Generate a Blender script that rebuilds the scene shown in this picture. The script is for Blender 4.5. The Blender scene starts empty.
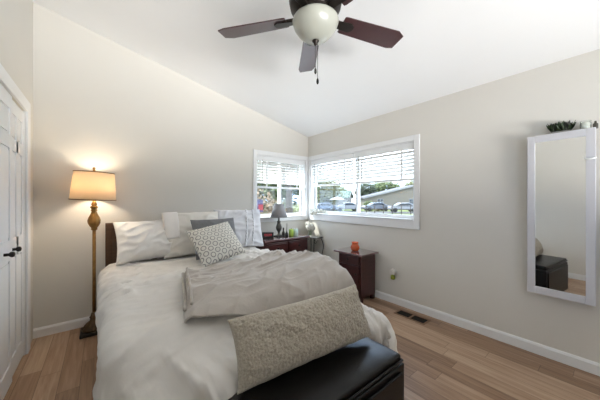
import bpy, bmesh, math, random
import numpy as np
from mathutils import Vector, Matrix, noise

C = bpy.context.scene.collection
SC = bpy.context.scene
R = math.radians
PI = math.pi

# ------------------------------------------------------------------ camera
YAW = 0.672
cam_d = bpy.data.cameras.new('camera')
cam_d.sensor_width = 36.0
cam_d.lens = 15.0
cam_d.clip_start = 0.03
cam_d.clip_end = 300
cam = bpy.data.objects.new('camera', cam_d)
C.objects.link(cam)
cam.location = (0, 0, 1.3)
cam.rotation_euler = (PI / 2, 0, -YAW)
SC.camera = cam

# ------------------------------------------------------------------ world, sun, added fill, exposure
W_SKY = 5.8
world = bpy.data.worlds.new('sky')
SC.world = world
world.use_nodes = True
wn = world.node_tree
wn.nodes.clear()
w_out = wn.nodes.new('ShaderNodeOutputWorld')
w_bg = wn.nodes.new('ShaderNodeBackground')
w_tc = wn.nodes.new('ShaderNodeTexCoord')
w_nz = wn.nodes.new('ShaderNodeTexNoise')
w_nz.inputs['Scale'].default_value = 2.2
w_nz.inputs['Detail'].default_value = 5
w_rp = wn.nodes.new('ShaderNodeValToRGB')
w_rp.color_ramp.elements[0].position = 0.42
w_rp.color_ramp.elements[0].color = (0.50, 0.68, 1.0, 1)
w_rp.color_ramp.elements[1].position = 0.62
w_rp.color_ramp.elements[1].color = (0.98, 0.99, 1.0, 1)
wn.links.new(w_tc.outputs['Generated'], w_nz.inputs['Vector'])
wn.links.new(w_nz.outputs['Fac'], w_rp.inputs['Fac'])
wn.links.new(w_rp.outputs['Color'], w_bg.inputs['Color'])
w_bg.inputs['Strength'].default_value = W_SKY
wn.links.new(w_bg.outputs['Background'], w_out.inputs['Surface'])

sun_d = bpy.data.lights.new('sun', 'SUN')
sun_d.energy = 7.5
sun_d.angle = R(1.0)
sun_d.color = (1.0, 0.95, 0.86)
sun = bpy.data.objects.new('sun', sun_d)
C.objects.link(sun)
sun.location = (-4, 9, 14)
sun.rotation_euler = Vector((0.33, -0.40, -0.86)).to_track_quat('-Z', 'Y').to_euler()


def area(name, loc, direction, sx, sy, power, col):
    d = bpy.data.lights.new(name, 'AREA')
    d.shape = 'RECTANGLE'
    d.size = sx
    d.size_y = sy
    d.energy = power
    d.color = col
    o = bpy.data.objects.new(name, d)
    C.objects.link(o)
    o.location = loc
    o.rotation_euler = Vector(direction).to_track_quat('-Z', 'Y').to_euler()
    return o


def portal(name, loc, direction, sx, sy):
    o = area(name, loc, direction, sx, sy, 1.0, (1, 1, 1))
    o.data.cycles.is_portal = True
    return o


# added unseen fill lamp lighting the ceiling from behind the camera, sky portals in the corner windows
area('added_ceiling_fill', (1.2, -4.9, 0.05), (0, 0.92, 0.40), 4.2, 0.9, 465.0, (0.99, 0.985, 0.975))
portal('portal_back', (2.34, 3.53, 1.5), (0, -1, 0), 0.98, 1.0)
portal('portal_right', (3.02, 2.40, 1.5), (-1, 0, 0), 1.0, 1.87)

SC.view_settings.view_transform = 'Standard'
SC.view_settings.look = 'None'
SC.view_settings.gamma = 1.0
SC.view_settings.use_curve_mapping = False
SC.view_settings.exposure = 0.42

# ------------------------------------------------------------------ room numbers
XL, XR, YB, YF = -0.50, 2.89, 3.40, -1.55
ZC = 2.42
SLOPE = 0.218


def ceil_z(x):
    return ZC + SLOPE * (XR - x)


# ------------------------------------------------------------------ materials
def mat(name):
    m = bpy.data.materials.new(name)
    m.use_nodes = True
    nt = m.node_tree
    b = nt.nodes['Principled BSDF']
    return m, nt, b


def lin(c):
    return tuple(((v / 255.0) / 12.92 if v / 255.0 <= 0.04045 else ((v / 255.0 + 0.055) / 1.055) ** 2.4) for v in c)


def plain(name, col, rough=0.6, metal=0.0, spec=0.5, var=0.06, scale=8.0, bump=0.0, bscale=60.0, sheen=0.0, coat=0.0, stretch=(1, 1, 1)):
    m, nt, b = mat(name)
    tc = nt.nodes.new('ShaderNodeTexCoord')
    mp = nt.nodes.new('ShaderNodeMapping')
    mp.inputs['Scale'].default_value = stretch
    nt.links.new(tc.outputs['Object'], mp.inputs['Vector'])
    nz = nt.nodes.new('ShaderNodeTexNoise')
    nz.inputs['Scale'].default_value = scale
    nz.inputs['Detail'].default_value = 4
    nt.links.new(mp.outputs['Vector'], nz.inputs['Vector'])
    rp = nt.nodes.new('ShaderNodeValToRGB')
    rp.color_ramp.elements[0].position = 0.3
    rp.color_ramp.elements[1].position = 0.7
    rp.color_ramp.elements[0].color = tuple(c * (1 - var) for c in col) + (1,)
    rp.color_ramp.elements[1].color = tuple(min(1, c * (1 + var)) for c in col) + (1,)
    nt.links.new(nz.outputs['Fac'], rp.inputs['Fac'])
    nt.links.new(rp.outputs['Color'], b.inputs['Base Color'])
    b.inputs['Roughness'].default_value = rough
    b.inputs['Metallic'].default_value = metal
    b.inputs['Specular IOR Level'].default_value = spec
    if sheen:
        b.inputs['Sheen Weight'].default_value = sheen
        b.inputs['Sheen Roughness'].default_value = 0.5
    if coat:
        b.inputs['Coat Weight'].default_value = coat
        b.inputs['Coat Roughness'].default_value = 0.15
    if bump:
        n2 = nt.nodes.new('ShaderNodeTexNoise')
        n2.inputs['Scale'].default_value = bscale
        n2.inputs['Detail'].default_value = 3
        nt.links.new(mp.outputs['Vector'], n2.inputs['Vector'])
        bp = nt.nodes.new('ShaderNodeBump')
        bp.inputs['Strength'].default_value = bump
        bp.inputs['Distance'].default_value = 0.01
        nt.links.new(n2.outputs['Fac'], bp.inputs['Height'])
        nt.links.new(bp.outputs['Normal'], b.inputs['Normal'])
    return m


def emit(name, col, strength):
    m, nt, b = mat(name)
    b.inputs['Base Color'].default_value = col + (1,)
    b.inputs['Emission Color'].default_value = col + (1,)
    b.inputs['Emission Strength'].default_value = strength
    return m


def math_node(nt, op, a, b=None, clamp=False):
    n = nt.nodes.new('ShaderNodeMath')
    n.operation = op
    n.use_clamp = clamp
    for i, v in enumerate((a, b)):
        if v is None:
            continue
        if isinstance(v, (int, float)):
            n.inputs[i].default_value = v
        else:
            nt.links.new(v, n.inputs[i])
    return n.outputs[0]


def floor_material():
    m, nt, b = mat('wood_plank_floor')
    tc = nt.nodes.new('ShaderNodeTexCoord')
    sp = nt.nodes.new('ShaderNodeSeparateXYZ')
    nt.links.new(tc.outputs['Object'], sp.inputs[0])
    PW, PL = 0.118, 0.95
    xs = math_node(nt, 'DIVIDE', sp.outputs['X'], PW)
    ix = math_node(nt, 'FLOOR', xs)
    fx = math_node(nt, 'FRACT', xs)
    wn1 = nt.nodes.new('ShaderNodeTexWhiteNoise')
    wn1.noise_dimensions = '1D'
    nt.links.new(ix, wn1.inputs['W'])
    ys = math_node(nt, 'ADD', math_node(nt, 'DIVIDE', sp.outputs['Y'], PL), math_node(nt, 'MULTIPLY', wn1.outputs['Value'], 7.3))
    iy = math_node(nt, 'FLOOR', ys)
    fy = math_node(nt, 'FRACT', ys)
    cb = nt.nodes.new('ShaderNodeCombineXYZ')
    nt.links.new(ix, cb.inputs[0])
    nt.links.new(iy, cb.inputs[1])
    wn2 = nt.nodes.new('ShaderNodeTexWhiteNoise')
    wn2.noise_dimensions = '3D'
    nt.links.new(cb.outputs[0], wn2.inputs['Vector'])
    # grain: noise stretched along Y, shifted per plank
    sh = nt.nodes.new('ShaderNodeVectorMath')
    sh.operation = 'MULTIPLY_ADD'
    nt.links.new(wn2.outputs['Color'], sh.inputs[0])
    sh.inputs[1].default_value = (9, 9, 9)
    nt.links.new(tc.outputs['Object'], sh.inputs[2])
    mp = nt.nodes.new('ShaderNodeMapping')
    mp.inputs['Scale'].default_value = (42, 2.4, 1)
    nt.links.new(sh.outputs[0], mp.inputs['Vector'])
    gz = nt.nodes.new('ShaderNodeTexNoise')
    gz.inputs['Scale'].default_value = 1.0
    gz.inputs['Detail'].default_value = 6
    gz.inputs['Roughness'].default_value = 0.62
    gz.inputs['Distortion'].default_value = 0.5
    nt.links.new(mp.outputs['Vector'], gz.inputs['Vector'])
    mix = math_node(nt, 'ADD', math_node(nt, 'MULTIPLY', wn2.outputs['Value'], 0.42), math_node(nt, 'MULTIPLY', gz.outputs['Fac'], 0.75))
    rp = nt.nodes.new('ShaderNodeValToRGB')
    el = rp.color_ramp.elements
    el[0].position = 0.22
    el[0].color = lin((106, 78, 56)) + (1,)
    el[1].position = 0.92
    el[1].color = lin((194, 167, 141)) + (1,)
    e = el.new(0.55)
    e.color = lin((156, 125, 100)) + (1,)
    nt.links.new(mix, rp.inputs['Fac'])
    # seams
    dx = math_node(nt, 'MULTIPLY', math_node(nt, 'MINIMUM', fx, math_node(nt, 'SUBTRACT', 1.0, fx)), PW)
    dy = math_node(nt, 'MULTIPLY', math_node(nt, 'MINIMUM', fy, math_node(nt, 'SUBTRACT', 1.0, fy)), PL)
    dm = math_node(nt, 'MINIMUM', dx, dy)
    seam = math_node(nt, 'LESS_THAN', dm, 0.0016)
    mx = nt.nodes.new('ShaderNodeMix')
    mx.data_type = 'RGBA'
    nt.links.new(math_node(nt, 'MULTIPLY', seam, 0.65), mx.inputs['Factor'])
    nt.links.new(rp.outputs['Color'], mx.inputs['A'])
    mx.inputs['B'].default_value = lin((70, 48, 34)) + (1,)
    nt.links.new(mx.outputs['Result'], b.inputs['Base Color'])
    b.inputs['Roughness'].default_value = 0.42
    bp = nt.nodes.new('ShaderNodeBump')
    bp.inputs['Strength'].default_value = 0.15
    bp.inputs['Distance'].default_value = 0.004
    nt.links.new(gz.outputs['Fac'], bp.inputs['Height'])
    nt.links.new(bp.outputs['Normal'], b.inputs['Normal'])
    return m


def glass_pane_material():
    m = bpy.data.materials.new('window_glass')
    m.use_nodes = True
    nt = m.node_tree
    nt.nodes.clear()
    out = nt.nodes.new('ShaderNodeOutputMaterial')
    mx = nt.nodes.new('ShaderNodeMixShader')
    tr = nt.nodes.new('ShaderNodeBsdfTransparent')
    tr.inputs['Color'].default_value = (0.96, 0.98, 0.97, 1)
    gl = nt.nodes.new('ShaderNodeBsdfGlossy')
    gl.inputs['Roughness'].default_value = 0.02
    fr = nt.nodes.new('ShaderNodeLayerWeight')
    fr.inputs['Blend'].default_value = 0.12
    nt.links.new(math_node(nt, 'MULTIPLY', fr.outputs['Facing'], 0.45), mx.inputs[0])
    nt.links.new(tr.outputs[0], mx.inputs[1])
    nt.links.new(gl.outputs[0], mx.inputs[2])
    nt.links.new(mx.outputs[0], out.inputs['Surface'])
    return m


def translucent(name, col, tcol, fac, bump=0.0):
    m = bpy.data.materials.new(name)
    m.use_nodes = True
    nt = m.node_tree
    b = nt.nodes['Principled BSDF']
    out = nt.nodes['Material Output']
    b.inputs['Base Color'].default_value = col + (1,)
    b.inputs['Roughness'].default_value = 0.8
    tl = nt.nodes.new('ShaderNodeBsdfTranslucent')
    tl.inputs['Color'].default_value = tcol + (1,)
    mx = nt.nodes.new('ShaderNodeMixShader')
    mx.inputs[0].default_value = fac
    nt.links.new(b.outputs[0], mx.inputs[1])
    nt.links.new(tl.outputs[0], mx.inputs[2])
    nt.links.new(mx.outputs[0], out.inputs['Surface'])
    tc = nt.nodes.new('ShaderNodeTexCoord')
    nz = nt.nodes.new('ShaderNodeTexNoise')
    nz.inputs['Scale'].default_value = 120
    nt.links.new(tc.outputs['Object'], nz.inputs['Vector'])
    bp = nt.nodes.new('ShaderNodeBump')
    bp.inputs['Strength'].default_value = bump
    bp.inputs['Distance'].default_value = 0.003
    nt.links.new(nz.outputs['Fac'], bp.inputs['Height'])
    nt.links.new(bp.outputs['Normal'], b.inputs['Normal'])
    return m


def lattice_material():
    """pale fabric with a grey hexagon lattice"""
    m, nt, b = mat('hexagon_lattice_fabric')
    tc = nt.nodes.new('ShaderNodeTexCoord')
    sp = nt.nodes.new('ShaderNodeSeparateXYZ')
    nt.links.new(tc.outputs['Object'], sp.inputs[0])
    k = 2 * PI / 0.058
    tot = None
    for a in (0, 60, 120):
        v = math_node(nt, 'ADD', math_node(nt, 'MULTIPLY', sp.outputs['X'], k * math.cos(R(a))), math_node(nt, 'MULTIPLY', sp.outputs['Y'], k * math.sin(R(a))))
        c = math_node(nt, 'COSINE', v)
        tot = c if tot is None else math_node(nt, 'ADD', tot, c)
    f = math_node(nt, 'DIVIDE', math_node(nt, 'ADD', tot, 1.5), 4.5)
    rp = nt.nodes.new('ShaderNodeValToRGB')
    el = rp.color_ramp.elements
    G, Wt = lin((138, 138, 136)) + (1,), lin((226, 224, 217)) + (1,)
    el[0].position = 0.20
    el[0].color = Wt
    el[1].position = 0.50
    el[1].color = Wt
    for p, c in ((0.24, G), (0.44, G)):
        e = el.new(p)
        e.color = c
    nt.links.new(f, rp.inputs['Fac'])
    nt.links.new(rp.outputs['Color'], b.inputs['Base Color'])
    b.inputs['Roughness'].default_value = 0.9
    b.inputs['Specular IOR Level'].default_value = 0.2
    return m


M = {}
M['wall'] = plain('wall_paint', lin((221, 218, 211)), 0.85, var=0.008, scale=3, bump=0.04, bscale=220, spec=0.25)
M['ceiling'] = plain('ceiling_paint', lin((242, 243, 244)), 0.9, var=0.006, scale=3, bump=0.04, bscale=160, spec=0.2)
M['trim'] = plain('white_trim_paint', lin((238, 239, 240)), 0.42, var=0.01, scale=5)
M['door'] = plain('white_door_paint', lin((236, 238, 241)), 0.45, var=0.01, scale=5)
M['floor'] = floor_material()
M['glass'] = glass_pane_material()
M['vinyl'] = plain('white_vinyl', lin((240, 241, 242)), 0.35, var=0.01)
M['blind'] = translucent('blind_slat', lin((240, 240, 238)), lin((235, 235, 230)), 0.04)
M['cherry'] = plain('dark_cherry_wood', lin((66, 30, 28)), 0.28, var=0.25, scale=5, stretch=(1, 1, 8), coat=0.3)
M['cherry_top_sheen'] = plain('cherry_top_painted_sheen', lin((112, 86, 86)), 0.12, var=0.2, scale=5, stretch=(1, 6, 1), coat=1.0)  # base lightened to imitate window light reflected on the tops
M['headboard'] = plain('brown_headboard', lin((82, 58, 40)), 0.5, var=0.15, scale=9, stretch=(1, 1, 5))
M['blade'] = plain('fan_blade_wood', lin((66, 40, 42)), 0.28, var=0.15, scale=6, stretch=(2, 2, 2), coat=0.2)
M['bronze'] = plain('oil_rubbed_bronze', lin((44, 38, 34)), 0.4, metal=0.6, var=0.1)
M['black_metal'] = plain('black_iron', lin((30, 29, 28)), 0.5, metal=0.3, var=0.1)
M['frost'] = plain('frosted_glass', lin((178, 180, 170)), 0.3, var=0.03, scale=7, coat=0.3)
M['leather'] = plain('black_leather', lin((15, 14, 14)), 0.30, spec=0.3, var=0.12, scale=12, bump=0.12, bscale=260)
M['leather_box'] = plain('black_leather_box', lin((13, 12, 12)), 0.4, spec=0.3, var=0.1, scale=12, bump=0.08, bscale=260)
M['white_cotton'] = plain('white_cotton', lin((238, 236, 233)), 0.9, var=0.015, scale=6, bump=0.08, bscale=90, spec=0.15, sheen=0.15)
M['cool_cotton'] = plain('pale_blue_white_cotton', lin((226, 228, 234)), 0.9, var=0.02, scale=6, bump=0.08, bscale=90, spec=0.15, sheen=0.15)
M['cream_cotton'] = plain('cream_cotton', lin((228, 224, 216)), 0.9, var=0.015, scale=6, bump=0.08, bscale=90, spec=0.15, sheen=0.15)
M['comforter'] = plain('ivory_comforter_cotton', lin((227, 223, 217)), 0.85, var=0.012, scale=4, bump=0.07, bscale=45, spec=0.2, sheen=0.25)
M['throw'] = plain('greige_plush', lin((180, 172, 163)), 0.85, var=0.05, scale=9, bump=0.15, bscale=60, spec=0.15, sheen=0.5)
M['sherpa'] = plain('sherpa_fleece', lin((178, 170, 155)), 0.95, var=0.20, scale=110, bump=0.5, bscale=180, spec=0.1, sheen=0.3)
M['dark_grey'] = plain('charcoal_fabric', lin((122, 123, 126)), 0.9, var=0.08, scale=30, bump=0.1, bscale=150, spec=0.15, sheen=0.2)
M['lattice'] = lattice_material()
M['gold'] = plain('antique_gold', lin((150, 112, 62)), 0.4, metal=0.75, var=0.22, scale=25)
M['gold_dark'] = plain('antique_gold_dark', lin((84, 66, 44)), 0.45, metal=0.6, var=0.3, scale=30)
M['shade'] = translucent('lamp_shade_linen', lin((236, 222, 200)), lin((246, 226, 196)), 0.40, 0.15)
M['shade_trim'] = plain('shade_binding', lin((120, 92, 62)), 0.7)
M['bulb'] = emit('warm_bulb', (1.0, 0.76, 0.48), 9.0)
M['grey_shade'] = plain('grey_linen_shade', lin((150, 149, 151)), 0.9, var=0.04, scale=60, bump=0.1, bscale=200)
M['pewter'] = plain('dark_pewter', lin((78, 76, 70)), 0.42, metal=0.5, var=0.2, scale=25)
M['black_plastic'] = plain('black_plastic', lin((24, 24, 25)), 0.35, var=0.05)
M['red_led'] = emit('red_led', (0.55, 0.03, 0.05), 0.25)
M['orange'] = plain('orange_ceramic', lin((206, 88, 40)), 0.25, var=0.12, scale=18, coat=0.4)
M['green_wax'] = plain('lime_green_candle', lin((178, 208, 96)), 0.4, var=0.05)
M['mint_wax'] = plain('mint_white_candle', lin((214, 234, 226)), 0.4, var=0.04)
M['clear'] = None
M['mirror'] = plain('mirror_silver', (0.93, 0.94, 0.94), 0.015, metal=1.0, var=0.0)
M['cabinet_white'] = plain('cabinet_white', lin((208, 208, 213)), 0.4, var=0.01)
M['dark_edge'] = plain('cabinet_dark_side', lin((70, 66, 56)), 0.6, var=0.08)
M['vent'] = plain('brown_vent_metal', lin((120, 88, 62)), 0.45, var=0.1)
M['vent_dark'] = plain('vent_inside_black', lin((18, 14, 11)), 0.8)
M['petal'] = plain('white_petal', lin((244, 243, 236)), 0.7, var=0.03, scale=30)
M['stem_green'] = plain('stem_green', lin((92, 112, 62)), 0.6, var=0.15)
M['leaf_dark'] = plain('dark_green_leaf', lin((44, 62, 30)), 0.45, var=0.3, scale=40)
M['leaf_black'] = plain('blackish_leaf', lin((26, 30, 20)), 0.4, var=0.3, scale=40)
M['grey_pot'] = plain('grey_pot', lin((150, 148, 142)), 0.6, var=0.08)
M['outlet'] = plain('outlet_white', lin((230, 228, 222)), 0.4, var=0.01)
M['freshener'] = plain('air_freshener_oil', lin((150, 160, 60)), 0.2, var=0.3, scale=60)
M['grey_plastic'] = plain('grey_plastic', lin((150, 148, 146)), 0.4)
# outdoors
M['lawn'] = plain('lawn_grass', lin((74, 84, 36)), 0.95, var=0.25, scale=1.5, bump=0.4, bscale=20)
M['asphalt'] = plain('asphalt', lin((68, 68, 70)), 0.9, var=0.08, scale=3)
M['siding'] = plain('cream_siding', lin((99, 94, 86)), 0.8, var=0.02, scale=2, stretch=(0.1, 0.1, 10))
M['siding_white'] = plain('white_siding', lin((108, 108, 108)), 0.8, var=0.02)
M['shingle'] = plain('grey_shingle', lin((66, 66, 72)), 0.85, var=0.15, scale=6)
M['green_roof'] = plain('teal_green_roof', lin((44, 66, 57)), 0.7, var=0.15, scale=4)
M['ext_white'] = plain('exterior_white', lin((115, 115, 115)), 0.7, var=0.02)
M['dark_glass'] = plain('dark_glass', lin((26, 31, 36)), 0.15, var=0.05)
M['car_white'] = plain('car_paint_white', lin((108, 109, 113)), 0.25, var=0.01, coat=0.6)
M['car_silver'] = plain('car_paint_silver', lin((84, 89, 97)), 0.25, var=0.01, coat=0.6)
M['car_blue'] = plain('car_paint_blue', lin((52, 63, 84)), 0.25, var=0.01, coat=0.6)
M['tyre'] = plain('tyre_rubber', lin((16, 16, 16)), 0.8)
M['fence'] = plain('dark_fence', lin((50, 44, 41)), 0.8, var=0.1)
M['bark'] = plain('bark', lin((61, 56, 51)), 0.9, var=0.25, scale=8, stretch=(3, 3, 0.6))
M['leaf_a'] = plain('leaf_mid_green', lin((63, 76, 36)), 0.7, var=0.35, scale=3)
M['leaf_b'] = plain('leaf_olive', lin((80, 83, 47)), 0.7, var=0.35, scale=3)
M['leaf_c'] = plain('leaf_deep_green', lin((38, 51, 31)), 0.7, var=0.35, scale=3)
M['leaf_d'] = plain('leaf_russet', lin((87, 70, 48)), 0.7, var=0.35, scale=3)
M['flag_red'] = plain('flag_red', lin((108, 28, 34)), 0.8)
M['flag_blue'] = plain('flag_blue', lin((36, 34, 68)), 0.8)
M['concrete'] = plain('pale_concrete', lin((206, 204, 198)), 0.9, var=0.06, scale=2)


def clear_glass():
    m = bpy.data.materials.new('clear_glass')
    m.use_nodes = True
    nt = m.node_tree
    nt.nodes.clear()
    out = nt.nodes.new('ShaderNodeOutputMaterial')
    mx = nt.nodes.new('ShaderNodeMixShader')
    tr = nt.nodes.new('ShaderNodeBsdfTransparent')
    tr.inputs['Color'].default_value = (0.86, 0.89, 0.87, 1)
    gl = nt.nodes.new('ShaderNodeBsdfGlossy')
    gl.inputs['Roughness'].default_value = 0.05
    lw = nt.nodes.new('ShaderNodeLayerWeight')
    lw.inputs['Blend'].default_value = 0.35
    nt.links.new(lw.outputs['Facing'], mx.inputs[0])
    nt.links.new(tr.outputs[0], mx.inputs[1])
    nt.links.new(gl.outputs[0], mx.inputs[2])
    nt.links.new(mx.outputs[0], out.inputs['Surface'])
    return m


M['clear'] = clear_glass()


# ------------------------------------------------------------------ mesh helpers
class MB:
    def __init__(s):
        s.v, s.f = [], []

    def add(s, verts, faces, mtx=None):
        n = len(s.v)
        s.v += [tuple(mtx @ Vector(p)) if mtx else tuple(p) for p in verts]
        s.f += [tuple(i + n for i in f) for f in faces]
        return s

    def box(s, x0, x1, y0, y1, z0, z1, mtx=None):
        v = [(x0, y0, z0), (x1, y0, z0), (x1, y1, z0), (x0, y1, z0), (x0, y0, z1), (x1, y0, z1), (x1, y1, z1), (x0, y1, z1)]
        f = [(0, 3, 2, 1), (4, 5, 6, 7), (0, 1, 5, 4), (1, 2, 6, 5), (2, 3, 7, 6), (3, 0, 4, 7)]
        return s.add(v, f, mtx)

    def lathe(s, prof, c=(0, 0, 0), n=32, ribs=0, rib=0.0, mtx=None, cap=True):
        v, f = [], []
        for r, z in prof:
            for k in range(n):
                a = 2 * PI * k / n
                rr = r * (1 + (rib * math.cos(ribs * a) if ribs else 0))
                v.append((c[0] + rr * math.cos(a), c[1] + rr * math.sin(a), c[2] + z))
        for i in range(len(prof) - 1):
            for k in range(n):
                k2 = (k + 1) % n
                f.append((i * n + k, i * n + k2, (i + 1) * n + k2, (i + 1) * n + k))
        if cap:
            f.append(tuple(range(n - 1, -1, -1)))
            f.append(tuple((len(prof) - 1) * n + k for k in range(n)))
        return s.add(v, f, mtx)

    def tube(s, pts, r, n=10, closed=False):
        pts = [Vector(p) for p in pts]
        rs = r if isinstance(r, (list, tuple)) else [r] * len(pts)
        v, f = [], []
        m = len(pts)
        up = Vector((0.13, 0.21, 0.97))
        prev = None
        for i, p in enumerate(pts):
            if closed:
                t = (pts[(i + 1) % m] - pts[i - 1]).normalized()
            else:
                t = (pts[min(i + 1, m - 1)] - pts[max(i - 1, 0)]).normalized()
            a = prev if prev is not None else (Vector((1, 0, 0)) if abs(t.dot(up)) > 0.95 else up)
            u = (a - t * a.dot(t)).normalized()
            prev = u
            w = t.cross(u)
            for k in range(n):
                an = 2 * PI * k / n
                v.append(tuple(p + (u * math.cos(an) + w * math.sin(an)) * rs[i]))
        rng = m if closed else m - 1
        for i in range(rng):
            j = (i + 1) % m
            for k in range(n):
                k2 = (k + 1) % n
                f.append((i * n + k, i * n + k2, j * n + k2, j * n + k))
        if not closed:
            f.append(tuple(range(n - 1, -1, -1)))
            f.append(tuple((m - 1) * n + k for k in range(n)))
        return s.add(v, f)

    def prism(s, poly, depth0, depth1, axis='y', mtx=None):
        """poly: 2D points; axis 'y' -> (a, d, b), 'x' -> (d, a, b), 'z' -> (a, b, d)"""
        n = len(poly)
        mk = {'y': lambda a, b, d: (a, d, b), 'x': lambda a, b, d: (d, a, b), 'z': lambda a, b, d: (a, b, d)}[axis]
        v = [mk(a, b, depth0) for a, b in poly] + [mk(a, b, depth1) for a, b in poly]
        f = [tuple(range(n - 1, -1, -1)), tuple(range(n, 2 * n))]
        f += [(i, (i + 1) % n, n + (i + 1) % n, n + i) for i in range(n)]
        return s.add(v, f, mtx)

    def sphere(s, c, r, seg=16, rings=10, sc=(1, 1, 1)):
        v, f = [(c[0], c[1], c[2] - r * sc[2])], []
        for i in range(1, rings):
            p = -PI / 2 + PI * i / rings
            for k in range(seg):
                a = 2 * PI * k / seg
                v.append((c[0] + r * sc[0] * math.cos(p) * math.cos(a), c[1] + r * sc[1] * math.cos(p) * math.sin(a), c[2] + r * sc[2] * math.sin(p)))
        v.append((c[0], c[1], c[2] + r * sc[2]))
        top = len(v) - 1
        for k in range(seg):
            k2 = (k + 1) % seg
            f.append((0, 1 + k2, 1 + k))
            for i in range(rings - 2):
                b0 = 1 + i * seg
                f.append((b0 + k, b0 + k2, b0 + seg + k2, b0 + seg + k))
            f.append((top, 1 + (rings - 2) * seg + k, 1 + (rings - 2) * seg + k2))
        return s.add(v, f)

    def build(s, name, material, parent=None, world=False, smooth=False, bevel=0.0, seg=2, fix=True, sub=0, mtx=None):
        me = bpy.data.meshes.new(name)
        vv = s.v
        if world and parent is not None:
            inv = parent_matrix(parent).inverted()
            vv = [tuple(inv @ Vector(p)) for p in vv]
        me.from_pydata(vv, [], s.f)
        if fix:
            bm = bmesh.new()
            bm.from_mesh(me)
            bmesh.ops.recalc_face_normals(bm, faces=bm.faces)
            bm.to_mesh(me)
            bm.free()
        me.materials.append(material)
        o = bpy.data.objects.new(name, me)
        C.objects.link(o)
        if parent is not None:
            o.parent = parent
        if mtx is not None:
            o.matrix_world = mtx
        if smooth:
            for p in me.polygons:
                p.use_smooth = True
        if bevel:
            b = o.modifiers.new('bevel', 'BEVEL')
            b.width = bevel
            b.segments = seg
            b.limit_method = 'ANGLE'
            b.angle_limit = R(40)
        if sub:
            q = o.modifiers.new('subd', 'SUBSURF')
            q.levels = sub
            q.render_levels = sub
        return o


def parent_matrix(p):
    m = Matrix.LocRotScale(p.location, p.rotation_euler, p.scale)
    if p.parent is not None:
        m = parent_matrix(p.parent) @ m
    return m


def thing(name, label, cat, loc=(0, 0, 0), rotz=0.0, group=None):
    o = bpy.data.objects.new(name, None)
    C.objects.link(o)
    o.empty_display_size = 0.1
    o.location = loc
    o.rotation_euler = (0, 0, rotz)
    return tag(o, label, cat, group)


def tag(o, label, cat, group=None, kind=None):
    o['label'] = label
    o['category'] = cat
    if group:
        o['group'] = group
    if kind:
        o['kind'] = kind
    return o


def struct(o, label=None, cat=None):
    o['kind'] = 'structure'
    if label:
        o['label'] = label
    if cat:
        o['category'] = cat
    return o


def rect_frame(mb, axis, d0, d1, a0, a1, b0, b1, wa, wb=None, wt=None):
    """rectangular frame in the plane normal to axis: outer a0..a1, b0..b1; member width wa (sides), wb bottom, wt top"""
    wb = wa if wb is None else wb
    wt = wa if wt is None else wt

    def bx(p0, p1, q0, q1):
        if axis == 'y':
            mb.box(p0, p1, d0, d1, q0, q1)
        else:
            mb.box(d0, d1, p0, p1, q0, q1)
    bx(a0, a0 + wa, b0, b1)
    bx(a1 - wa, a1, b0, b1)
    bx(a0 + wa, a1 - wa, b0, b0 + wb)
    bx(a0 + wa, a1 - wa, b1 - wt, b1)
    return mb


# ------------------------------------------------------------------ room shell
T = 0.12
o = MB().box(XL - T, XR + T, YF - T, YB + T, -0.12, 0).build('floor', M['floor'])
struct(o, 'light brown wood plank floor of the bedroom', 'floor')
zl, zr = ceil_z(XL - T), ceil_z(XR + T)
cm = MB()
cm.prism([(XL - T, zl), (XR + T, zr), (XR + T, zr + 0.15), (XL - T, zl + 0.15)], YF - T, YB + T, 'y')
struct(cm.build('ceiling', M['ceiling']), 'white sloped ceiling, lowest over the wide window', 'ceiling')

# openings
LW = (1.855, 2.825, 1.02, 2.00)      # window_1 in the back wall (x0,x1,z0,z1)
RW = (1.465, 3.335, 1.06, 2.00)      # window_2 in the right wall (y0,y1,z0,z1)
FW = (-0.15, 2.55, 0.85, 2.15)       # added_window added behind the camera to let the fill in
wb = MB()
wb.prism([(XL - T, 0), (LW[0], 0), (LW[0], ceil_z(LW[0])), (XL - T, zl)], YB, YB + T, 'y')
wb.prism([(LW[1], 0), (XR + T, 0), (XR + T, zr), (LW[1], ceil_z(LW[1]))], YB, YB + T, 'y')
wb.box(LW[0], LW[1], YB, YB + T, 0, LW[2])
wb.prism([(LW[0], LW[3]), (LW[1], LW[3]), (LW[1], ceil_z(LW[1])), (LW[0], ceil_z(LW[0]))], YB, YB + T, 'y')
struct(wb.build('wall_back', M['wall']), 'greige painted wall behind the headboard', 'wall')
wr = MB()
zi = ceil_z(XR)
wr.box(XR, XR + T, YF, RW[0], 0, zi)
wr.box(XR, XR + T, RW[1], YB, 0, zi)
wr.box(XR, XR + T, RW[0], RW[1], 0, RW[2])
wr.box(XR, XR + T, RW[0], RW[1], RW[3], zi)
struct(wr.build('wall_right', M['wall']), 'greige painted wall carrying the mirror cabinet', 'wall')
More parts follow.
